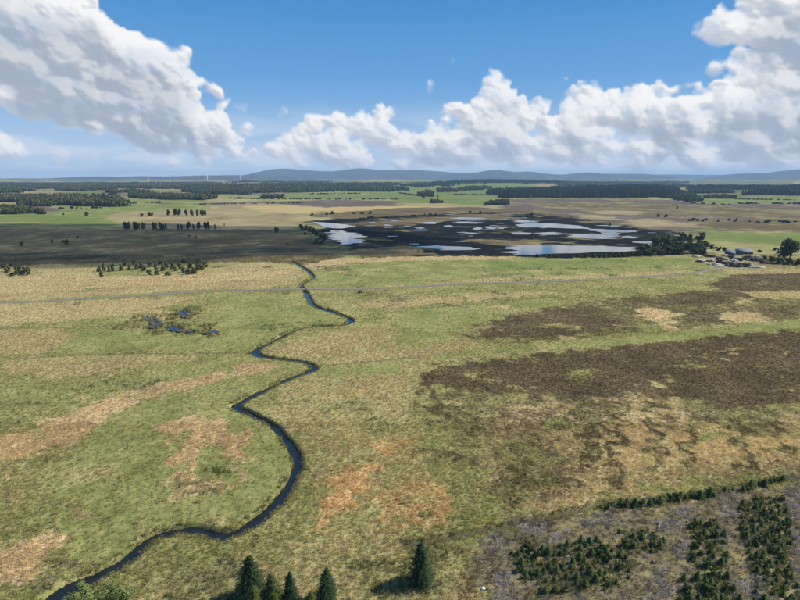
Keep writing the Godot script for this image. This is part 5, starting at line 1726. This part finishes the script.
func _trees() -> void:
	var g := RandomNumberGenerator.new()
	g.seed = 61
	var crowns := []; var shrubs := []
	for i in 4: crowns.append(crown(700 + i, 12, 64, 0.062, 1.0, 0.14))
	for i in 4: shrubs.append(crown(750 + i, 10, 56, 0.072, 0.9, 0.0))
	var stems := [trunk(790, 0.5, 0.035, 4), trunk(791, 0.45, 0.04, 5)]
	var bark := mat(Color(0.07, 0.055, 0.042), 0.95)
	var greens := [leaf_mat(Color(0.052, 0.066, 0.027) * 1.3), leaf_mat(Color(0.062, 0.076, 0.030) * 1.3), leaf_mat(Color(0.046, 0.062, 0.030) * 1.3)]
	var pale := [leaf_mat(Color(0.105, 0.125, 0.050)), leaf_mat(Color(0.088, 0.108, 0.046)), leaf_mat(Color(0.120, 0.130, 0.056))]
	var what := [
		["broadleaf_tree", "small dark broadleaf tree in the row edging the shaded heath", "tree", "tree row along the heath edge"],
		["broadleaf_tree", "small dark broadleaf tree in the short row amid pale pasture", "tree", "tree row in the pale pasture"],
		["bush", "lone dark bush standing out on open moor", "bush", "single bushes on the moor"],
		["willow_shrub", "grey green willow shrub in the scrub band below the heath", "shrub", "willow scrub below the heath"],
		["willow_shrub", "grey green willow shrub in the small clump beside straw grass", "shrub", "small willow clump"],
		["dyke_bush", "dark bush growing along the dyke beside the peat pools", "bush", "bushes along the peat dyke"],
		["shore_bush", "low dark bush on the shore of the largest pool", "bush", "bushes on the pool shore"],
		["thicket_bush", "dark bush in the thicket between peat and works yard", "bush", "thicket beside the peat"],
		["yard_bush", "dark green bush beside the works yard", "bush", "bushes around the works yard"],
		["track_bush", "round dark bush alone beside the gravel track", "bush", ""],
		["heath_bush", "tiny dark bush in the line across purple heath", "bush", "bush line across the far heath"]]
	var n := 0
	for t in TREES:
		var info: Array = what[t[1]]
		var x: float = t[2]; var z: float = t[3]
		var o := base(info[0] if not (t[0] == 0 and t[1] == 8) else "broadleaf_tree", Vector3(x, height_at(x, z) - 0.1, z), g.randf() * TAU)
		if t[1] == 7: tag(o, "%s dark bush in the thicket %s" % ["tall" if t[4] > 5.2 else "low", "beside the peat pools" if x < 265.0 else "next to the works yard"], "bush", info[3])
		elif t[1] == 2: tag(o, "lone dark bush standing on the " + ("green farm field" if z < -850.0 and x < -300.0 else ("shaded heath" if x < -60.0 else ("far rim of the peat workings" if x < 250.0 else "brown moor beyond the peat"))), "bush", info[3])
		elif t[0] == 0 and t[1] == 8: tag(o, "large round dark broadleaf tree beside the works yard", "tree")
		else: tag(o, info[1], info[2], info[3])
		var light: bool = t[1] == 3 or t[1] == 4
		var leaf: Material = (pale if light else greens)[n % 3]
		var h: float = t[4]; var w: float = t[5]
		var c := put("crown", (crowns if t[0] == 0 else shrubs)[g.randi() % 4], leaf, o)
		c.scale = Vector3(w, h, w) * Vector3(1.1, 1.08, 1.1)
		if t[1] in [0, 1, 3, 4, 8]:
			var s := put("trunk", stems[n % 2], bark, o)
			s.scale = Vector3(w * 0.8, h, w * 0.8)
		n += 1

# ------------------------------------------------------------------ conifers
func conifer(sd: int, whorls: int, arms: int, sprays: int, width: float, fine: float) -> ArrayMesh:    # unit tall
	var g := RandomNumberGenerator.new()
	g.seed = sd
	var st := SurfaceTool.new()
	st.begin(Mesh.PRIMITIVE_TRIANGLES)
	for w in whorls:
		var y := 0.03 + 0.94 * pow(float(w) / whorls, 0.92)
		var r := width * (pow(1.0 - y, 0.82) * 0.96 + 0.015) * (0.75 + 0.25 * smoothstep(0.0, 0.12, y))
		var n := maxi(4, int(arms * (1.0 - 0.45 * y)))
		var twist := g.randf() * TAU
		for a in n:
			var t := twist + TAU * (a + g.randf_range(-0.3, 0.3)) / n
			var o := Vector3(cos(t), 0, sin(t))
			var s := Vector3(-sin(t), 0, cos(t))
			if g.randf() < 0.09: continue
			var reach := r * g.randf_range(0.6, 1.22) * (1.0 + 0.16 * sin(t * 2.0 + sd) + 0.10 * sin(y * 23.0 + t + sd))
			var rise := lerpf(-0.10, 0.55, y)
			for k in sprays:
				var f := (k + 0.35 + g.randf() * 0.5) / sprays
				var p := Vector3(0, y, 0) + o * reach * f + Vector3.UP * (reach * f * rise - reach * f * f * 0.22)
				var spread := reach * 0.34 * (1.15 - f) + fine * 0.6
				var shade := g.randf_range(0.7, 1.25)
				var col := Color(shade * 0.95, shade, shade * 0.9)
				for side in [-1.0, 1.0]:
					var tip: Vector3 = p + (s * side * 0.8 + o * 0.75).normalized() * spread * g.randf_range(0.8, 1.2) + Vector3.UP * g.randf_range(-0.25, 0.1) * spread
					var q := (tip - p).normalized().cross(Vector3.UP + o * 0.3 * g.randf_range(-1, 1)).normalized() * fine * g.randf_range(0.7, 1.2)
					var nrm: Vector3 = (o * 0.55 + Vector3.UP * 0.75 + s * side * 0.25).normalized()
					var droop := Vector3.DOWN * fine * 0.9
					face(st, p - q, p + q, tip, nrm, col, 0.5)
					face(st, p + droop, p - q * 0.2, tip, nrm, col, 0.5)
	# leader
	for k in 4:
		var t := TAU * k / 4.0
		var o := Vector3(cos(t), 0, sin(t)) * fine * 0.7
		for v in [Vector3(0, 0.93, 0) + o, Vector3(0, 0.93, 0) - o, Vector3(0, 1.0, 0)]:
			st.set_color(Color(0.9, 1, 0.85)); st.set_normal((o + Vector3.UP * 0.3).normalized()); st.add_vertex(v)
	return st.commit()

func _conifers() -> void:
	var bark := mat(Color(0.075, 0.055, 0.04), 0.95)
	var dark := leaf_mat(Color(0.034, 0.062, 0.026), 0.5)
	var light := leaf_mat(Color(0.090, 0.120, 0.036), 0.6)
	var rows := [
		[3.2, -73.3, 7.4, 0.40, dark, "dark green spruce standing alone on the grass, casting a long shadow", 1],
		[-21.9, -70.6, 7.0, 0.47, dark, "tall dark spruce standing beside the paler pine saplings", 2],
		[-18.4, -69.0, 5.2, 0.50, light, "pale green bushy pine beside the tall dark spruce", 3],
		[-20.6, -67.6, 4.4, 0.55, light, "short broad pale green pine in front of the spruce", 4],
		[-15.9, -69.6, 5.0, 0.34, dark, "slim dark spruce just behind the pale pine", 5],
		[-10.6, -69.6, 5.5, 0.48, dark, "dark spruce standing between pale pines and the lone spruce", 6],
		[-12.6, -67.4, 3.4, 0.55, light, "small pale pine at the foot of the dark spruce", 7]]
	for r in rows:
		var o := base("spruce_tree" if r[4] == dark else "pine_tree", Vector3(r[0], height_at(r[0], r[1]) - 0.1, r[1]), r[6] * 1.3)
		tag(o, r[5], "tree", "young conifers at the edge of the grass")
		var st := SurfaceTool.new()
		st.begin(Mesh.PRIMITIVE_TRIANGLES)
		tube(st, Vector3.ZERO, Vector3(0, r[2] * 0.96, 0), 0.11, 0.015, 8)
		st.generate_normals()
		put("trunk", st.commit(), bark, o)
		var c := put("crown", conifer(410 + r[6], 34, 15, 8, r[3], 0.011), r[4], o)
		c.scale = Vector3.ONE * r[2]
	# leafy willows by the stream mouth
	var leaves := leaf_mat(Color(0.17, 0.22, 0.085), 0.45)
	for w in [[-46.5, -69.8, 2.4, 4.6], [-43.2, -70.6, 2.0, 3.6], [-40.0, -69.4, 2.6, 4.2], [-44.8, -67.0, 2.6, 4.4]]:
		var o := base("streamside_willow", Vector3(w[0], height_at(w[0], w[1]) - 0.05, w[1]), w[0])
		tag(o, "low pale green willow bush near the dark stream bend", "bush", "willow bushes by the stream bend")
		var c := put("crown", crown(int(-w[0] * 10.0), 12, 170, 0.028, 0.9, 0.0), leaves, o)
		c.scale = Vector3(w[3], w[2], w[3])
		var s := put("trunk", trunk(5, 0.5, 0.02, 5), bark, o)
		s.scale = Vector3(w[3] * 0.6, w[2], w[3] * 0.6)

# ------------------------------------------------------------------ felled plantation with young trees
func _felled_block() -> void:
	var g := RandomNumberGenerator.new()
	g.seed = 81
	var young := []
	for i in 4: young.append(conifer(500 + i, 12, 8, 4, [0.50, 0.62, 0.56, 0.68][i], 0.05))
	var greens := [leaf_mat(Color(0.062, 0.105, 0.034), 0.7), leaf_mat(Color(0.080, 0.125, 0.040), 0.7), leaf_mat(Color(0.125, 0.145, 0.055), 0.7)]
	var round_bush := [crown(831, 9, 60, 0.07, 1.0, 0.0), crown(832, 9, 60, 0.07, 1.0, 0.0)]
	var spots := []
	for plot in SAPLING_PLOTS:
		var poly := points(plot)
		var box := Rect2(poly[0], Vector2.ZERO)
		for p in poly: box = box.expand(p)
		var tries := int(box.get_area() * 0.9)
		for i in tries:
			var p := Vector2(g.randf_range(box.position.x, box.end.x), g.randf_range(box.position.y, box.end.y))
			if p.y > -64.0 or not Geometry2D.is_point_in_polygon(p, poly): continue
			var ok := true
			for q in spots:
				if p.distance_to(q) < 1.0: ok = false; break
			if ok: spots.append(p)
	g.seed = 82
	for i in range(spots.size() - 1, 0, -1):
		var j := g.randi() % (i + 1)
		var tmp: Vector2 = spots[i]; spots[i] = spots[j]; spots[j] = tmp
	for p in spots.slice(0, 300):
		var o := put("conifer_sapling", young[g.randi() % 4] if g.randf() < 0.7 else round_bush[g.randi() % 2], greens[0 if g.randf() < 0.5 else 1 + g.randi() % 2])
		var h := g.randf_range(0.7, 1.55)
		o.position = Vector3(p.x, height_at(p.x, p.y) - 0.05, p.y)
		o.rotation.y = g.randf() * TAU
		o.scale = Vector3(h * 1.15, h, h * 1.15)
		tag(o, "%s %s conifer sapling regrowing in the felled block" % ["tall" if h > 1.3 else ("small" if h < 0.95 else "middling"), {greens[0]: "dark green", greens[1]: "mid green", greens[2]: "yellowish green"}[o.material_override]], "sapling", "conifer saplings in the felled block")
	# bushes along the ditch
	var line := smoothed(HEDGE, 0.9)
	var shrub := [crown(821, 9, 60, 0.06, 1.0, 0.0), crown(822, 9, 60, 0.06, 1.0, 0.0)]
	for p in line:
		var q := p + Vector2(g.randf_range(-0.8, 0.8), g.randf_range(-0.5, 0.9))
		if g.randf() < 0.12: continue
		var o := put("ditch_conifer", young[g.randi() % 4] if g.randf() < 0.6 else shrub[g.randi() % 2], greens[g.randi() % 3])
		var h := g.randf_range(1.0, 2.1)
		o.position = Vector3(q.x, height_at(q.x, q.y) - 0.1, q.y)
		o.rotation.y = g.randf() * TAU
		o.scale = Vector3(h * 1.2, h, h * 1.2)
		tag(o, "small dark evergreen in the line along the ditch edge", "bush", "evergreens along the ditch")
	# brash: grey twigs lying in windrows
	var bundle := []
	for v in 3:
		var st := SurfaceTool.new()
		st.begin(Mesh.PRIMITIVE_TRIANGLES)
		for i in 9:
			var a := g.randf() * TAU
			var c := Vector3(g.randf_range(-0.35, 0.35), g.randf_range(0.02, 0.2), g.randf_range(-0.35, 0.35))
			var d := Vector3(cos(a), g.randf_range(-0.15, 0.35), sin(a)) * g.randf_range(0.2, 0.6)
			tube(st, c - d, c + d, g.randf_range(0.015, 0.032), 0.008, 4)
		st.generate_normals()
		bundle.append(st.commit())
	var where := [[], [], []]; var tints := [PackedColorArray(), PackedColorArray(), PackedColorArray()]
	for n in BRASH.size():
		var poly := points(BRASH[n])
		var box := Rect2(poly[0], Vector2.ZERO)
		for p in poly: box = box.expand(p)
		for i in int(box.get_area() * 3.0):
			var p := Vector2(g.randf_range(box.position.x, box.end.x), g.randf_range(box.position.y, box.end.y))
			if p.y > -60.0 or not Geometry2D.is_point_in_polygon(p, poly) or g.randf() < 0.25: continue
			put_brash(p, g, where, tints)
	for i in 900:
		var p := Vector2(g.randf_range(5.0, 85.0), g.randf_range(-112.0, -62.0))
		if cover(p.x, p.y) == FELLED: put_brash(p, g, where, tints)
	for v in 3: scatter("brash", bundle[v], mat(Color.WHITE, 0.95, true), where[v], tints[v], "grey dead branches left lying on the felled block")
	# stumps and pale dead stems
	var stump := SurfaceTool.new()
	stump.begin(Mesh.PRIMITIVE_TRIANGLES)
	tube(stump, Vector3(0, -0.1, 0), Vector3(0.02, 0.3, 0), 0.2, 0.15, 9)
	for i in 4:
		var a := TAU * i / 4.0 + 0.4
		tube(stump, Vector3(cos(a) * 0.36, -0.08, sin(a) * 0.36), Vector3(cos(a) * 0.1, 0.16, sin(a) * 0.1), 0.05, 0.07, 5)
	stump.generate_normals()
	var stump_mesh := stump.commit()
	var wood := mat(Color(0.17, 0.15, 0.13), 0.95)
	var n_stump := 0
	while n_stump < 44:
		var p := Vector2(g.randf_range(8.0, 80.0), g.randf_range(-110.0, -66.0))
		if cover(p.x, p.y) != FELLED: continue
		var o := put("tree_stump", stump_mesh, wood)
		o.position = Vector3(p.x, height_at(p.x, p.y), p.y)
		o.rotation.y = g.randf() * TAU
		o.scale = Vector3.ONE * g.randf_range(0.7, 1.3)
		tag(o, "weathered grey tree stump left among brash on the felled block", "stump", "stumps on the felled block")
		n_stump += 1
	var pale := mat(Color(0.52, 0.49, 0.44), 0.9)
	for q in [[10.6, -85.0, 3.0, 0.6], [19.8, -88.0, 3.4, 1.3], [20.8, -88.3, 2.6, 0.4], [13.2, -82.6, 2.4, 2.2], [46.0, -88.0, 2.2, 1.9], [47.5, -83.5, 1.8, 0.9], [33.5, -91.0, 2.4, 2.6]]:
		var st := SurfaceTool.new()
		st.begin(Mesh.PRIMITIVE_TRIANGLES)
		var d := Vector3(cos(q[3]), 0.22, sin(q[3]))
		tube(st, Vector3(0, 0.12, 0), d * q[2], 0.07, 0.02, 6)
		for k in 5:
			var f := 0.2 + 0.15 * k
			tube(st, d * q[2] * f + Vector3(0, 0.1, 0), d * q[2] * f + Vector3(g.randf_range(-0.7, 0.7), g.randf_range(0.2, 0.7), g.randf_range(-0.7, 0.7)), 0.03, 0.01, 5)
		st.generate_normals()
		var o := put("dead_branch", st.commit(), pale)
		o.position = Vector3(q[0], height_at(q[0], q[1]), q[1])
		tag(o, "bleached dead branch lying on grey brash near the ditch", "branch", "bleached branches")
	var stone := put("white_stone", lumps(10, 0.5, 1.2, 8, 0.6), mat(Color(0.78, 0.78, 0.76), 0.8))
	stone.position = Vector3(12.45, height_at(12.45, -72.0) + 0.12, -72.0)
	stone.scale = Vector3(0.3, 0.24, 0.26)
	tag(stone, "bright white stone lying on the felled ground", "stone")

func put_brash(p: Vector2, g: RandomNumberGenerator, where: Array, tints: Array) -> void:
	var v := g.randi() % 3
	var s := g.randf_range(0.8, 1.5)
	where[v].append(Transform3D(Basis(Vector3.UP, g.randf() * TAU).scaled(Vector3(s, s * 0.8, s)), Vector3(p.x, height_at(p.x, p.y), p.y)))
	var f := g.randf_range(0.6, 1.35)
	tints[v].append(Color(0.23 * f, 0.215 * f, 0.21 * f))

# ------------------------------------------------------------------ works yard, farms, turbines
func boxy(w: float, h: float, d: float) -> BoxMesh:
	var b := BoxMesh.new()
	b.size = Vector3(w, h, d)
	return b

func gable(w: float, d: float, rise: float, over: float) -> ArrayMesh:
	var st := SurfaceTool.new()
	st.begin(Mesh.PRIMITIVE_TRIANGLES)
	var x := w / 2.0 + over; var z := d / 2.0 + over
	var a := [Vector3(-x, 0, z), Vector3(x, 0, z), Vector3(x, 0, -z), Vector3(-x, 0, -z), Vector3(-x, rise, 0), Vector3(x, rise, 0)]
	for q in [0, 4, 1, 1, 4, 5, 2, 5, 3, 3, 5, 4, 0, 3, 4, 1, 5, 2, 0, 1, 2, 0, 2, 3]: st.add_vertex(a[q])
	st.generate_normals()
	return st.commit()

func building(called: String, at: Vector3, turn: float, w: float, h: float, d: float, wall: Material, roof: Material, glass: Material, chimney: bool) -> Node3D:
	var o := base(called, at, turn)
	var b := put("wall", boxy(w, h, d), wall, o)
	b.position.y = h / 2.0 - 0.3
	var r := put("roof", gable(w, d, d * 0.38, 0.3), roof, o)
	r.position.y = h - 0.3
	for i in 3:
		var win := put("window", boxy(1.0, 1.2, 0.12), glass, o)
		win.position = Vector3((i - 1) * w * 0.3, h * 0.5, d / 2.0 + 0.03)
	var door := put("door", boxy(1.1, 2.0, 0.12), roof, o)
	door.position = Vector3(w * 0.15, 0.8, d / 2.0 + 0.04)
	if chimney:
		for s in [-1.0, 1.0]:
			var c := put("chimney", boxy(0.8, 1.6, 0.8), wall, o)
			c.position = Vector3(s * w * 0.42, h + d * 0.38 - 0.2, 0)
	return o

func _works() -> void:
	var g := RandomNumberGenerator.new()
	g.seed = 91
	var wall := mat(Color(0.12, 0.125, 0.14), 0.8)
	var roof := mat(Color(0.13, 0.15, 0.19), 0.8)
	var glass := mat(Color(0.03, 0.035, 0.04), 0.15)
	for i in YARD_SHEDS.size():
		var s: Array = YARD_SHEDS[i]
		var o := building("shed", Vector3(s[0], 0.1, s[1]), s[4], s[2], s[3], 7.0, wall, roof, glass, false)
		tag(o, ["long low grey shed in the works yard", "smaller grey shed at the end of the works yard", "grey shed behind the dark heaps of the works yard"][i], "shed", "works yard sheds")
	var peat := mat(Color(0.040, 0.034, 0.030), 0.95)
	var stone := mat(Color(0.36, 0.33, 0.29), 0.95)
	for i in YARD_HEAPS.size():
		var q: Array = YARD_HEAPS[i]
		var dark: bool = q[4] == 0
		var o := put("spoil_heap" if dark else "stone_heap", lumps(14, 0.9, 1.3, 300 + i, 0.2), peat if dark else stone)
		o.position = Vector3(q[0], 0.0, q[1])
		o.scale = Vector3(q[2] * 0.5, q[3], q[2] * 0.36)
		tag(o, "dark spoil heap in the works yard" if dark else "pale stone heap in the works yard", "heap", "dark yard heaps" if dark else "pale yard heaps")

func _farms() -> void:
	var walls := [mat(Color(0.34, 0.18, 0.11), 0.9), mat(Color(0.74, 0.72, 0.68), 0.9)]
	var roofs := [mat(Color(0.30, 0.12, 0.07), 0.8), mat(Color(0.26, 0.10, 0.07), 0.8), mat(Color(0.16, 0.16, 0.18), 0.7)]
	var glass := mat(Color(0.03, 0.035, 0.04), 0.15)
	for i in HOUSES.size():
		var q: Array = HOUSES[i]
		var o := building("farmhouse", Vector3(q[0], land_height(q[0], q[1]), q[1]), 0.3 * (i % 3 - 1), q[2], q[3], 8.0, walls[q[4]], roofs[q[5]], glass, true)
		tag(o, "distant red brick farmhouse with red roof among woods" if q[4] == 0 else ("distant white farmhouse with red roof among woods" if q[5] == 0 else "tiny white farmhouse with slate roof among far fields"), "house", "distant farmhouses")

func _turbines() -> void:
	var white := mat(Color(0.80, 0.80, 0.80), 0.5)
	for i in TURBINES.size():
		var t: Array = TURBINES[i]
		var h: float = t[2]
		var o := base("wind_turbine", Vector3(t[0], land_height(t[0], t[1]) - 1.0, t[1]), 0.3)
		tag(o, "tiny pale wind turbine standing on the far ridge", "wind turbine", "wind turbines on the ridge")
		var st := SurfaceTool.new()
		st.begin(Mesh.PRIMITIVE_TRIANGLES)
		tube(st, Vector3.ZERO, Vector3(0, h, 0), 1.9, 1.2, 12)
		st.generate_normals()
		put("tower", st.commit(), white, o)
		var nac := put("nacelle", boxy(4.0, 4.0, 10.0), white, o)
		nac.position = Vector3(0, h + 1.0, 1.0)
		for k in 3:
			var bl := SurfaceTool.new()
			bl.begin(Mesh.PRIMITIVE_TRIANGLES)
			var a := TAU * k / 3.0 + 0.5 + i
			tube(bl, Vector3.ZERO, Vector3(sin(a), cos(a), 0) * h * 0.5, 1.0, 0.3, 6)
			bl.generate_normals()
			var b := put("blade", bl.commit(), white, o)
			b.position = Vector3(0, h + 1.0, 6.4)
